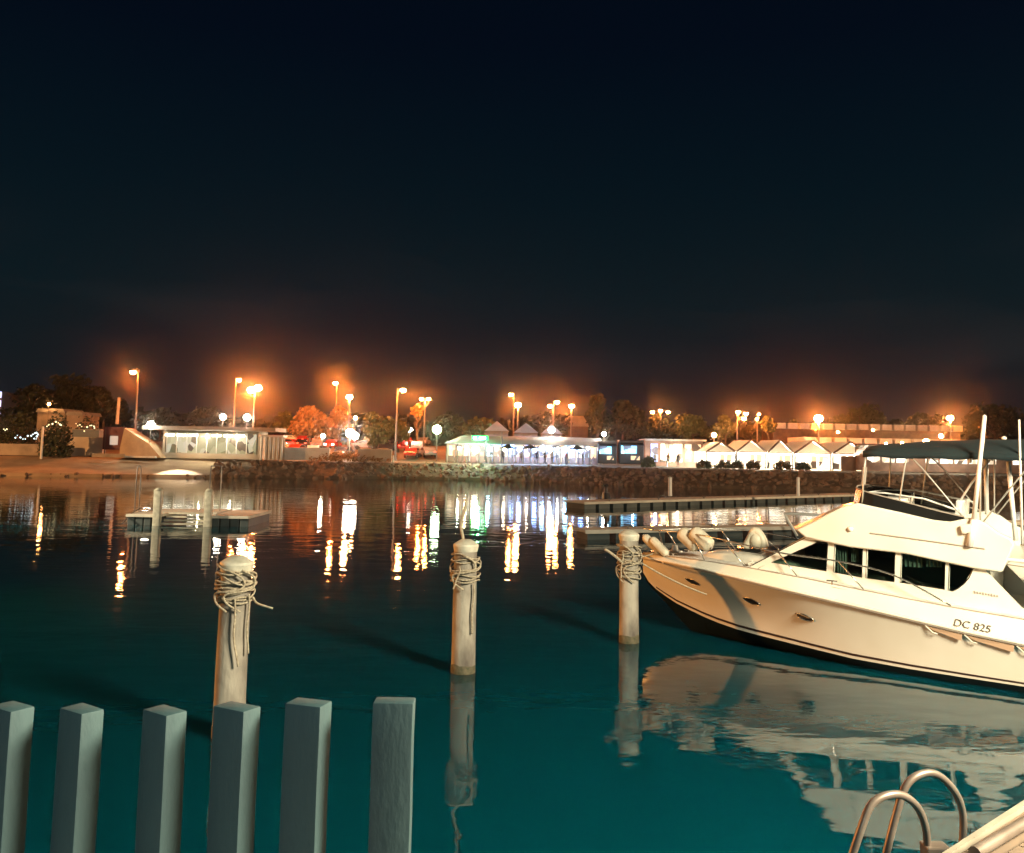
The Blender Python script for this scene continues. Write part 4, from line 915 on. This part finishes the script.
# gabled white tents with bright interiors
def gtent(px0, px1, pyp, pye, pyb, Y, label):
    a = W(px0, pye, Y); c = W(px1, pye, Y); zb = zt(Y) - .2; e = empty('gable_tent', ((a.x + c.x) / 2, Y, zb), label, 'tent', 'row of white gabled tents')
    w2 = c.x - a.x; ze = W((px0 + px1) / 2, pye, Y).z - zb; zp = W((px0 + px1) / 2, pyp, Y).z - zb; D = 9
    bb = MB(); bb.face([(-w2 / 2 - .1, -.25, ze), (0, -.25, zp), (0, D, zp), (-w2 / 2 - .1, D, ze)]); bb.face([(w2 / 2 + .1, -.25, ze), (0, -.25, zp), (0, D, zp), (w2 / 2 + .1, D, ze)])
    ro = bb.obj('tent_roof', M['tentroof'], e); s_ = ro.modifiers.new('thick', 'SOLIDIFY'); s_.thickness = .04
    MB().face([(-w2 / 2, 0, ze), (w2 / 2, 0, ze), (0, 0, zp - .12)]); bb = MB(); bb.prism([(-w2 / 2 + .1, 0, ze + .05), (w2 / 2 - .1, 0, ze + .05), (0, 0, zp - .18)], (0, .05, 0)); bb.obj('gable_panel', M['gablelit'], e)
    MB().box((0, D - .1, ze / 2), (w2, .1, ze)).obj('back_wall', M['litback'], e)
    for s_ in (-1, 1): MB().box((s_ * (w2 / 2 - .08), .0, ze / 2), (.14, .14, ze)).obj('tent_pole', M['black'], e)
    bb = MB(); bb.cyl((-w2 / 2, -.3, ze), (0, -.3, zp + .02), .12, seg=6); bb.cyl((w2 / 2, -.3, ze), (0, -.3, zp + .02), .12, seg=6); bb.cyl((-w2 / 2, -.1, ze), (w2 / 2, -.1, ze), .05, seg=6); bb.obj('gable_frame', M['brick'], e)
    for k in range(3): MB().box((-w2 / 2 + w2 * (k + .5) / 3, .4, ze * .5), (w2 / 3 * .82, .04, ze * .72)).obj('clear_panel', M['panel'], e)
    MB().box((0, 1.5, ze - .15), (w2 * .6, .3, .1)).obj('strip_light', M['headlit'], e)
    LIGHTS.append(((e.location.x, Y + 1.2, zb + ze - .5), (1, .86, .66), 9000)); return e, w2, ze
def trans(name, col, mixf):
    m = bpy.data.materials.new(name); m.use_nodes = True; t = m.node_tree; t.nodes.clear(); o = N(t, 'ShaderNodeOutputMaterial')
    d = N(t, 'ShaderNodeBsdfDiffuse'); d.inputs[0].default_value = (*col, 1); tr = N(t, 'ShaderNodeBsdfTranslucent'); tr.inputs[0].default_value = (*col, 1)
    mx = N(t, 'ShaderNodeMixShader'); mx.inputs[0].default_value = mixf; t.links.new(d.outputs[0], mx.inputs[1]); t.links.new(tr.outputs[0], mx.inputs[2]); t.links.new(mx.outputs[0], o.inputs[0]); return m
M['tentroof'] = trans('tent_roof_canvas', (.85, .80, .72), .35); M['gablelit'] = trans('tent_gable_canvas', (.9, .87, .8), .6)
M['litback'] = mat('tent_back', (.8, .76, .68), .8)
M['panel'] = shopglass('tent_lit_interior', (1, .93, .78), (1, .70, .4), 1.8, .9)
GT = [(706, 736, 442, 452, 465, 'smallest gabled tent at the left end of the white row'), (736, 766, 440, 452, 466, 'second gabled tent of the white row, below the lamp cluster'),
      (767, 793, 440, 453, 467, 'third gabled tent, middle of the white row'), (794, 831, 440.5, 453.5, 468, 'fourth gabled tent, under the big flaring lamp'), (832, 868, 442, 454, 470, 'last gabled tent with a dark doorway beside the cruiser bimini')]
for k, (a, b_, c, d, e_, lb) in enumerate(GT):
    e, w2, ze = gtent(a, b_, c, d, e_, 118 - k * .6, lb)
    if k == 4: MB().box((-w2 * .05, -.1, ze * .45), (w2 * .42, .12, ze * .86)).obj('doorway', M['brick'], e)
# dark shrubs in front of tents
# long sheds behind at right
def longshed(px0, px1, pyt, Y, th, label, m):
    e, wd, hh = bld('long_shed', px0, px1, pyt, Y, label)
    MB().box((0, 4, (hh - th) / 2), (wd, 8, hh - th)).obj('wall', M['brick'], e)
    bb = MB(); n = int(wd / 2.2)
    for k in range(n): bb.box((-wd / 2 + wd * (k + .5) / n, 3, hh - th / 2), (wd / n * .8, 9, th), bev=.05)
    bb.obj('roof_panel', m, e); return e
longshed(773, 960, 424.5, 175, 1.1, 'long orange lit shed with ribbed roof behind the white tents', M['white'])
longshed(880, 1050, 440, 150, .9, 'lower shed behind the cruiser bimini, far right', M['wallpaint'])
longshed(800, 905, 438, 148, .9, 'orange lit shed roof right behind the last gabled tent', M['wallpaint'])
for px, py, Y in ((838, 432, 160), (873, 430, 160), (926, 441, 140), (941, 436, 140), (902, 443, 135), (886, 444, 135)):
    q = W(px, py, Y - 3); e = empty('wall_lamp', q, {838: 'wall lamp on the ribbed shed left of the others', 873: 'tiny lamp high on the ribbed shed wall', 926: 'wide lamp low behind the bimini front edge', 941: 'round orange lamp at the end of the bimini pole line', 902: 'small lamp above the bimini front corner, right of a pair', 886: 'small lamp above the bimini front corner, left of a pair'}[px], 'lamp', 'small lamps on the sheds')
    MB().ball((0, 0, 0), .3 if px in (941, 926) else .2, 2, (1.5 if px == 926 else 1, 1, 1)).obj('bulb', M['sodium_hot'], e); MB().box((0, .25, .2), (.3, .3, .1)).obj('bracket', M['metalpole'], e)
    LIGHTS.append(((q.x, q.y - .6, q.z), (1, .5, .2), 500))
# shopfronts seen under the bimini
e, wd, hh = bld('waterfront_cafe', 866, 1040, 449, 112, 'waterfront cafe with white lights seen under the cruiser bimini')
MB().box((0, 2, hh / 2), (wd, 4, hh)).obj('wall', M['brick'], e); MB().box((0, 1.6, hh + .15), (wd, 5, .3)).obj('roof', M['roofgrey'], e)
M['cafe'] = shopglass('cafe_lights', (1, .93, .78), (.45, .32, .2), 2.2, 1.1)
for k in range(12):
    if k in (3, 9): continue
    MB().box((-wd / 2 + wd * (k + .5) / 12, -.04, hh * .62), (wd / 12 * .85, .06, hh * .5)).obj('window', M['cafe'], e)
LIGHTS.append(((e.location.x, 109, 4.5), (1, .9, .7), 900)); LIGHTS.append(((e.location.x - 6, 109, 4.5), (1, .9, .7), 900))

# ------------------------------------------------------------------ trees
def tree(px, pyt, pyb, Y, wpx, m, label, n=2600, leaf=.22, group='trees behind the shore', shape=1.0, name='broadleaf_tree', trunk=True, seed=None):
    q = random.Random(seed if seed is not None else px * 7 + 1); top = W(px, pyt, Y).z; zb = zt(Y); cx = W(px, pyb, Y).x; H = top - zb; r = wpx / 2 * Y / F
    e = empty(name, (cx, Y, zb), label, 'tree', group); cz0 = max(W(px, pyb, Y).z - zb, H * .12)
    if trunk:
        bb = MB(); bb.tube([(0, 0, 0), (.1, 0, H * .25), (-.05, .1, H * .5), (.1, 0, H * .8)], .2, 7, rr=[.03 * H, .024 * H, .017 * H, .006 * H])
        for k in range(7):
            a = q.random() * 6.28; z = H * q.uniform(.28, .6); bb.tube([(0, 0, z), (math.cos(a) * r * .4, math.sin(a) * r * .4, z + H * .12), (math.cos(a) * r * .75, math.sin(a) * r * .75, z + H * .22)], .1, 5, rr=[.012 * H, .008 * H, .003 * H])
        bb.obj('trunk', M['bark'], e, smooth=True)
    cl = []
    ncl = 26
    for k in range(ncl):
        while True:
            v = Vector((q.uniform(-1, 1), q.uniform(-1, 1), q.uniform(-1, 1)))
            if v.length < 1: break
        v *= q.uniform(.75, 1.05)
        t = (v.z + 1) / 2; nar = 1 - .35 * t ** 2
        cl.append((Vector((v.x * r * .8 * nar, v.y * r * .8 * nar, cz0 + (H - cz0) * (.08 + .84 * t))), r * q.uniform(.22, .42)))
    vs, fs = [], []
    for k in range(n):
        c, cr_ = cl[q.randrange(ncl)]
        d = Vector((q.gauss(0, 1), q.gauss(0, 1), q.gauss(0, 1))).normalized() * cr_ * q.uniform(.35, 1.05); d.z *= .75; p = c + d
        if p.z > H: p.z = H - q.random() * .4
        n1 = Vector((q.gauss(0, 1), q.gauss(0, 1), q.gauss(0, 1))).normalized(); n2 = n1.orthogonal().normalized(); n3 = n1.cross(n2); s_ = leaf * q.uniform(.6, 1.4); i = len(vs)
        vs += [p + n2 * s_, p + n3 * s_ * .6, p - n2 * s_, p - n3 * s_ * .6]; fs.append((i, i + 1, i + 2, i + 3))
    me = bpy.data.meshes.new('crown'); me.from_pydata([tuple(v) for v in vs], [], fs); me.materials.append(M[m]); o = bpy.data.objects.new('crown', me); C.collection.objects.link(o); o.parent = e
    return e
T = tree
T(30, 378, 430, 175, 60, 'leafdark', 'big dark tree left of the far left street lamp', 2600, .45)
T(70, 372, 425, 180, 64, 'leafdark', 'tallest dark tree crown left of the first street lamp', 2600, .45)
T(103, 382, 425, 172, 44, 'leafdark', 'dark tree touching the first street lamp', 2000, .45)
T(285, 409, 440, 160, 26, 'leafmid', 'small dim tree left of the orange lit tree', 1500, .35)
T(309, 400, 446, 139, 46, 'leaflit', 'wide orange lit tree behind the parked cars', 3200, .3)
T(338, 404, 446, 141, 38, 'leaflit', 'orange lit tree right beside the widest one', 2600, .3)
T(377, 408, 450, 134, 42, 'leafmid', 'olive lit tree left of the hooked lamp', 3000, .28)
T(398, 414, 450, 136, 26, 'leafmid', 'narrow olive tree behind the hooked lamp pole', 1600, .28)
T(417, 401, 420, 149, 15, 'leaflit', 'small yellow lit tree at the twin lamp', 1100, .26)
T(455, 428, 450, 140, 26, 'leafdark', 'dark bush like tree behind the greenish globe', 1200, .3)
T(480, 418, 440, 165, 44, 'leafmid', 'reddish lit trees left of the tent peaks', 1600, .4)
T(597, 388, 440, 165, 26, 'leafdark', 'tall dark narrow tree right of the market', 1500, .42)
T(622, 396, 440, 168, 54, 'leafdark', 'broad dark tree right of the tall narrow one', 2400, .45)
T(655, 414, 442, 172, 46, 'leafdark', 'low dark tree under the triple headed lamp', 1600, .45)
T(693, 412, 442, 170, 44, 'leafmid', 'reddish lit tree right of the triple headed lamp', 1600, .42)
T(725, 415, 442, 158, 32, 'leafmid', 'tree behind the smallest gabled tent', 1400, .38)
T(788, 418, 440, 178, 30, 'leafmid', 'tree left of the big flaring lamp', 1200, .42)
T(768, 412, 436, 162, 20, 'leafmid', 'thin tree beside the small double lamp', 900, .38)
T(450, 408, 440, 178, 40, 'leafdark', 'dim tree behind the greenish globe lamp', 1200, .45)
T(550, 410, 440, 182, 50, 'leafdark', 'dim tree behind the double lamp over the tents', 1400, .45)
T(160, 408, 430, 172, 40, 'leafdark', 'dark tree behind the left end of the pavilion', 1500, .38)
T(205, 405, 430, 175, 46, 'leafdark', 'dark tree above the pavilion left of its lamps', 1600, .38)
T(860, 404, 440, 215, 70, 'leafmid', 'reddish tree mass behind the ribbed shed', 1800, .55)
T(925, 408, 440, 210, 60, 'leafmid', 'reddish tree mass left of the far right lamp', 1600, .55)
T(995, 402, 440, 205, 80, 'leafdark', 'dark trees behind the far right of the sheds', 1800, .55)
def bush(px, pyt, pyb, Y, wpx, m, label, n=900, leaf=.2, zb=None):
    q = random.Random(px * 3 + 5); zb = zt(Y) if zb is None else zb; c = W(px, pyb, Y).x; H = max(W(px, pyt, Y).z - zb, .5); r = wpx / 2 * Y / F; vs, fs = [], []
    for k in range(n):
        d = Vector((q.gauss(0, 1), q.gauss(0, 1), abs(q.gauss(0, 1)))).normalized() * q.uniform(.55, 1.05); bump_ = 1 + .25 * noise.noise(d * 2.5 + Vector((px, 0, 0)))
        p = Vector((d.x * r, d.y * r, d.z * H)) * bump_; n1 = Vector((q.gauss(0, 1), q.gauss(0, 1), q.gauss(0, 1))).normalized(); n2 = n1.orthogonal().normalized(); n3 = n1.cross(n2); s_ = leaf * q.uniform(.6, 1.4); i = len(vs)
        vs += [p + n2 * s_, p + n3 * s_ * .6, p - n2 * s_, p - n3 * s_ * .6]; fs.append((i, i + 1, i + 2, i + 3))
    me = bpy.data.meshes.new('bush'); me.from_pydata([tuple(v) for v in vs], [], fs); me.materials.append(M[m]); o = bpy.data.objects.new('bush', me); C.collection.objects.link(o); o.location = (c, Y, zb)
    return tag(o, label, 'bush', 'bushes on the shore')
bush(56, 416, 448, 115, 30, 'leafdark', 'round dark bush behind the leaning white post', 1800)
bush(86, 417, 432, 128, 26, 'leafdark', 'dark bush above the blue grey hut')
bush(18, 412, 436, 130, 44, 'leafdark', 'wide dark bush at the left edge under the pink house', 1500)
for px, wpx, Y in ((704, 12, 115), (724, 14, 114.6), (738, 9, 114.6), (753, 12, 114.2), (783, 14, 113.8), (803, 12, 113.5)):
    bush(px, 461 - (px == 704) * 2 + (px % 3) * .8, 466, Y, wpx * 1.3, 'leafdark', {704: 'dark bush left of the gabled tents, tallest of its row', 724: 'dark bush before the smallest gabled tent', 738: 'smallest dark bush between the first two gabled tents', 753: 'dark bush before the second gabled tent', 783: 'dark bush before the third gabled tent', 803: 'dark bush before the fourth gabled tent'}[px], 500, .15)
bush(340, 452, 462, 121, 60, 'leaflit', 'dry orange lit scrub on top of the sea wall', 1500, .18)
bush(374, 454, 462, 121.5, 40, 'leaflit', 'dry scrub patch right of the wider one on the sea wall', 900, .18)
bush(648, 457, 464, 117, 12, 'leafmid', 'low shrub before the shops')
def fairy(pts, Y, label, m):
    bb = MB(); q0 = W(*pts[0], Y); q_ = random.Random(int(pts[0][0])); L = [W(x, y, Y) - q0 for x, y in pts]
    e = empty('string_lights', q0, label, 'lights', 'strings of party lights at the far left'); bb.tube(L, .02, 4); bb.obj('wire', M['black'], e); bb = MB()
    for i in range(len(L) - 1):
        for t in (0, .5): bb.ball(L[i].lerp(L[i + 1], t + q_.uniform(-.1, .1)) + Vector((0, 0, q_.uniform(-.2, .2))), q_.uniform(.05, .12), 1)
    bb.obj('bulb_row', m, e)
M['fairy'] = glow('party_bulbs', (1, .9, .5), 2.5); M['fairyc'] = glow('cool_party_bulbs', (.7, .95, 1), 3)
fairy([(47, 426), (50, 424), (56, 422), (60, 424), (63, 426)], 113.4, 'string of warm bulbs over the round dark bush', M['fairy'])
fairy([(15, 436), (20, 438), (25, 438.5), (31, 435), (35, 432), (38, 434), (36, 438), (33, 440)], 117.4, 'looped cluster of cool bulbs left of the leaning white post', M['fairyc'])
fairy([(76, 425), (80, 426), (84, 430), (90, 425), (94, 427), (95, 431)], 119.8, 'string of dim bulbs above the blue grey hut', M['fairy'])
fairy([(4, 428), (7, 430), (3, 431)], 117.4, 'short string of bulbs at the left picture edge', M['fairy'])
# distant wooded rise that closes the view
q = random.Random(5); vs, fs = [], []
for k in range(9000):
    x = q.uniform(-260, 260); Y = q.uniform(270, 300); hh = 9 + 3.5 * noise.noise(Vector((x * .03, 0, 0))) + 2 * noise.noise(Vector((x * .11, 3, 0))); z = 4 + hh * q.random() ** .6
    n1 = Vector((q.gauss(0, 1), q.gauss(0, 1), q.gauss(0, 1))).normalized(); n2 = n1.orthogonal().normalized(); n3 = n1.cross(n2); s_ = 1.5 * q.uniform(.6, 1.4); i = len(vs); p = Vector((x, Y, z))
    vs += [p + n2 * s_, p + n3 * s_ * .7, p - n2 * s_, p - n3 * s_ * .7]; fs.append((i, i + 1, i + 2, i + 3))
me = bpy.data.meshes.new('woods'); me.from_pydata([tuple(v) for v in vs], [], fs); me.materials.append(M['leafdark']); o = bpy.data.objects.new('woods', me); C.collection.objects.link(o)
tag(o, 'dark wooded skyline far behind the shore', 'woods', kind='stuff')
hill = MB(); hill.grid([[(x, 295 + 0 * x, 3), (x, 305, 8 + 2.5 * noise.noise(Vector((x * .03, 0, 0)))), (x, 420, 3)] for x in range(-400, 401, 20)]); struct(hill.obj('hills', M['ground'], smooth=True))

# ------------------------------------------------------------------ cars
def make_car(loc, rz, paint, label):
    e = empty('parked_car', loc, label, 'car', 'cars parked behind the sea wall', rz)
    bb = MB(); prof = [(-2.1, .35), (-2.15, .75), (-1.95, .95), (-1.3, 1.0), (-.75, 1.42), (.75, 1.45), (1.35, 1.02), (2.05, .85), (2.15, .5), (2.1, .35)]
    bb.prism([(x, -.85, z) for x, z in prof], (0, 1.7, 0)); o = bb.obj('body', paint, e, ang=30); m_ = o.modifiers.new('soft', 'BEVEL'); m_.width = .06; m_.segments = 2
    bb = MB(); bb.prism([(x, -.862, z) for x, z in [(-1.15, 1.02), (-.68, 1.36), (.68, 1.38), (1.2, 1.02)]], (0, 1.724, 0)); bb.obj('side_glass', M['tinted'], e)
    for x in (-1.3, 1.3):
        for y in (-.8, .8): MB().cyl((x, y - .1, .32), (x, y + .1, .32), .32, seg=14).obj('wheel', M['tyre'], e)
    for y in (-.6, .6):
        MB().box((-2.15, y, .8), (.06, .3, .14)).obj('tail_light', M['tail'], e); MB().box((2.14, y, .68), (.06, .34, .18)).obj('headlight', M['head'] if label.split()[0] in ('white', 'silver', 'red') else M['headoff'], e)
    return e
M['headoff'] = mat('headlight_glass', (.6, .6, .58), .1)
P = {c: mat('car_paint_' + c, v, .25) for c, v in dict(white=(.6, .6, .58), red=(.35, .03, .02), silver=(.35, .35, .35), dark=(.03, .03, .035), blue=(.03, .06, .18)).items()}
cars = [(272, 441, 142, 'silver'), (288, 440, 144, 'red'), (302, 441, 142, 'dark'), (318, 441, 144, 'white'), (333, 442, 141, 'red'), (366, 444, 140, 'silver'),
        (383, 446, 138, 'dark'), (401, 447, 138, 'red'), (417, 447, 139, 'white'), (280, 446, 133, 'white'), (297, 447, 132, 'red'), (314, 447, 131, 'silver'), (344, 448, 130, 'dark'), (412, 452, 130, 'red'), (428, 452, 131, 'silver'),
        (276, 441, 158, 'red'), (289, 441, 160, 'white'), (304, 441, 157, 'red'), (320, 441, 159, 'silver'), (336, 441, 158, 'blue'), (352, 441, 160, 'red'), (370, 441, 157, 'white'), (388, 441, 159, 'dark'), (406, 441, 158, 'red'), (424, 441, 160, 'silver')]
protos = {}
places = ['behind the colonnade', 'left of the orange lit tree', 'under the orange lit tree', 'in the back row under the tree edge', 'left of the paired globes', 'under the olive tree left side', 'under the olive tree', 'behind the hooked lamp', 'near the small globe', 'front row behind the low white wall', 'front row, left of the silver one', 'front row behind the wall end', 'beside the paired globes', 'nearest the hooked lamp pole', 'left of the greenish globe',
          'in the far row behind the colonnade end', 'in the far row left of the wide orange tree', 'in the far row before the wide orange tree', 'in the far row between the two orange trees', 'in the far row left of the pale lamp pole', 'in the far row right of the pale lamp pole', 'in the far row behind the olive tree', 'in the far row left of the hooked lamp', 'in the far row right of the hooked lamp', 'in the far row behind the greenish globe']
for i, ((px, py, Y, c), pl) in enumerate(zip(cars, places)):
    q = W(px, py, Y); loc = (q.x, Y, zt(Y)); rz = R(rng.choice([90, -90, 80, 100, 0, 180]) + rng.uniform(-8, 8)); lb = f'{c if c != "dark" else "dark grey"} parked car {pl}'
    if c in protos: copy_tree(protos[c], loc, rz, lb)
    else: protos[c] = make_car(loc, rz, P[c], lb)


# ------------------------------------------------------------------ people
def make_person(loc, rz, top, legs, label):
    jt = {'pel': (0, 0, .95), 'waist': (0, 0, 1.12), 'chest': (0, 0, 1.35), 'neck': (0, 0, 1.5), 'head': (0, -.01, 1.62), 'crown': (0, 0, 1.74),
          'lsh': (.18, 0, 1.42), 'lel': (.24, .03, 1.15), 'lwr': (.25, -.06, .92), 'lh': (.25, -.08, .84), 'rsh': (-.18, 0, 1.42), 'rel': (-.25, .05, 1.16), 'rwr': (-.22, -.08, .96), 'rh': (-.21, -.11, .88),
          'lhip': (.1, 0, .9), 'lkn': (.11, -.04, .5), 'lan': (.12, .05, .09), 'lto': (.13, -.12, .04), 'rhip': (-.1, 0, .9), 'rkn': (-.12, .0, .5), 'ran': (-.13, .02, .09), 'rto': (-.14, -.15, .04)}
    rad = {'pel': .15, 'waist': .13, 'chest': .16, 'neck': .06, 'head': .10, 'crown': .07, 'sh': .07, 'el': .045, 'wr': .032, 'h': .035, 'hip': .09, 'kn': .06, 'an': .042, 'to': .035}
    k = list(jt); ed = [('pel', 'waist'), ('waist', 'chest'), ('chest', 'neck'), ('neck', 'head'), ('head', 'crown')]
    for s_ in 'lr': ed += [('chest', s_ + 'sh'), (s_ + 'sh', s_ + 'el'), (s_ + 'el', s_ + 'wr'), (s_ + 'wr', s_ + 'h'), ('pel', s_ + 'hip'), (s_ + 'hip', s_ + 'kn'), (s_ + 'kn', s_ + 'an'), (s_ + 'an', s_ + 'to')]
    me = bpy.data.meshes.new('person'); me.from_pydata([jt[a] for a in k], [(k.index(a), k.index(b_)) for a, b_ in ed], []); o = bpy.data.objects.new('person', me); C.collection.objects.link(o)
    md = o.modifiers.new('skin', 'SKIN'); 
    for i, a in enumerate(k):
        r_ = rad.get(a, rad.get(a[1:], .05)); me.skin_vertices[0].data[i].radius = (r_, r_ * (.75 if a in ('chest', 'waist', 'pel') else 1)); me.skin_vertices[0].data[i].use_root = (a == 'pel')
    o.modifiers.new('sub', 'SUBSURF').levels = 1; o.modifiers['sub'].render_levels = 1
    m_ = bpy.data.materials.new('clothing'); m_.use_nodes = True; t = m_.node_tree; g = N(t, 'ShaderNodeTexCoord'); sp = N(t, 'ShaderNodeSeparateXYZ'); t.links.new(g.outputs['Object'], sp.inputs[0])
    dv_ = N(t, 'ShaderNodeMath', operation='DIVIDE'); dv_.inputs[1].default_value = 1.8; t.links.new(sp.outputs['Z'], dv_.inputs[0])
    r_ = ramp(t, [(0, (.02, .02, .02)), (.05, legs), (.54, top), (.83, (.35, .2, .13)), (.935, (.03, .02, .015))], 'CONSTANT'); t.links.new(dv_.outputs[0], r_.inputs[0]); t.links.new(r_.outputs[0], t.nodes['Principled BSDF'].inputs['Base Color'])
    me.materials.append(m_); o.location = loc; o.rotation_euler = (0, 0, rz); return tag(o, label, 'person', 'people strolling along the promenade')
ppl = [(545, 119.5, (.03, .03, .04), (.02, .02, .03), 'person in dark clothes under the market globe lamp'), (552, 119, (.4, .38, .35), (.03, .03, .05), 'person in a pale top at the market front'),
       (566, 119.4, (.25, .03, .03), (.03, .03, .03), 'person in a red top before the blue stalls'), (537, 119.8, (.05, .08, .2), (.04, .03, .03), 'person in a blue top left of the market globe lamp'),
       (583, 119.1, (.03, .03, .03), (.1, .08, .06), 'person in black near the right end of the market'), (678, 116.5, (.02, .02, .03), (.02, .02, .02), 'person in black standing alone before the shops'),
       (655, 119, (.5, .48, .45), (.05, .05, .1), 'person in a white top before the blue shop window'), (668, 119.2, (.3, .15, .05), (.03, .03, .03), 'person in a brown top before the bright shop'),
       (503, 119.6, (.04, .04, .04), (.03, .03, .04), 'person in dark clothes left of the tents lights'), (521, 119.2, (.3, .3, .32), (.02, .02, .03), 'person in a grey top mid market')]
for px, Y, a, b_, lb in ppl:
    x = W(px, 450, Y).x; make_person((x, Y, zt(Y)), rng.uniform(-1.5, 1.5), a, b_, lb)
# table umbrellas and dark clutter before market
for px, lb in ((508, 'dark folded umbrella by the left stalls'), (530, 'dark open umbrella by the middle stalls'), (577, 'dark umbrella by the blue stalls')):
    x = W(px, 450, 120.3).x; e = empty('cafe_umbrella', (x, 120.3, 2.2), lb, 'umbrella', 'dark umbrellas before the market')
    MB().cyl((0, 0, 0), (0, 0, 2.5), .03, seg=6).obj('pole', M['metalpole'], e); MB().cyl((0, 0, 2.0), (0, 0, 2.6), 1.2, .05, 8, cap=False).obj('canopy', M['canvas'], e)
# bollard lights / small posts along the sea wall
for px, py, lb in ((288, 458, 'short pale bollard left of the scrub'), (393, 466, 'tiny pale marker low on the sea wall'), (466, 457, 'pale bollard under the green sign'), (558, 459, 'pale bollard before the blue stalls'), (667, 466, 'pale bollard before the shops')):
    q = W(px, py, 119.5); tag(MB().cyl((0, 0, 0), (0, 0, .9), .12, .1, 8).obj('bollard', M['white'], loc=(q.x, 119.5, 2.15)), lb, 'bollard', 'pale bollards on the promenade')
# dark poles
post(286.5 + 110, 462, 420, 118.5, .18, M['metalpole'], 'dark lamp column in front of the hooked lamp') if False else None
post(502, 458, 432, 118.6, .12, M['black'], 'thin dark pole in front of the market at its left third')
post(485, 460, 440, 118.6, .14, M['black'], 'thin dark pole just under the green sign')

# unseen building spotlight pooling on the ramp slope
for i, (l, c, p_) in enumerate(LIGHTS): point('shore_light', l, c, p_, .12)
q = Wz(180, 464, 2.1)
s_ = bpy.data.lights.new('ramp_flood', 'SPOT'); s_.energy = 22000; s_.color = (1, .82, .6); s_.spot_size = R(42); s_.spot_blend = .5; s_.shadow_soft_size = .2
so = bpy.data.objects.new('ramp_flood', s_); C.collection.objects.link(so); a = W(180, 428, 115); so.location = a; so.rotation_euler = (W(178, 463, 110) - a).to_track_quat('-Z', 'Y').to_euler()

# ------------------------------------------------------------------ thin haze volume added to give the lamps halos
HZ = True
if HZ:
    b = MB(); b.box((0, 145, 39), (900, 410, 90)); o = b.obj('haze', None) if False else None
    bm2 = bmesh.new(); bmesh.ops.create_cube(bm2, size=1, matrix=Matrix.Translation((0, 150, 38.5)) @ Matrix.Diagonal((860, 560, 80, 1))); me = bpy.data.meshes.new('haze'); bm2.to_mesh(me); bm2.free()
    hm = bpy.data.materials.new('haze_air'); hm.use_nodes = True; t = hm.node_tree; t.nodes.clear(); oo = N(t, 'ShaderNodeOutputMaterial'); pv = N(t, 'ShaderNodeVolumePrincipled')
    pv.inputs['Color'].default_value = (.85, .85, .85, 1); pv.inputs['Density'].default_value = .00032; pv.inputs['Anisotropy'].default_value = .981; t.links.new(pv.outputs[0], oo.inputs['Volume'])
    me.materials.append(hm); o = bpy.data.objects.new('haze', me); C.collection.objects.link(o); tag(o, 'thin haze added over the harbour to give the lamps halos', 'haze', kind='stuff')
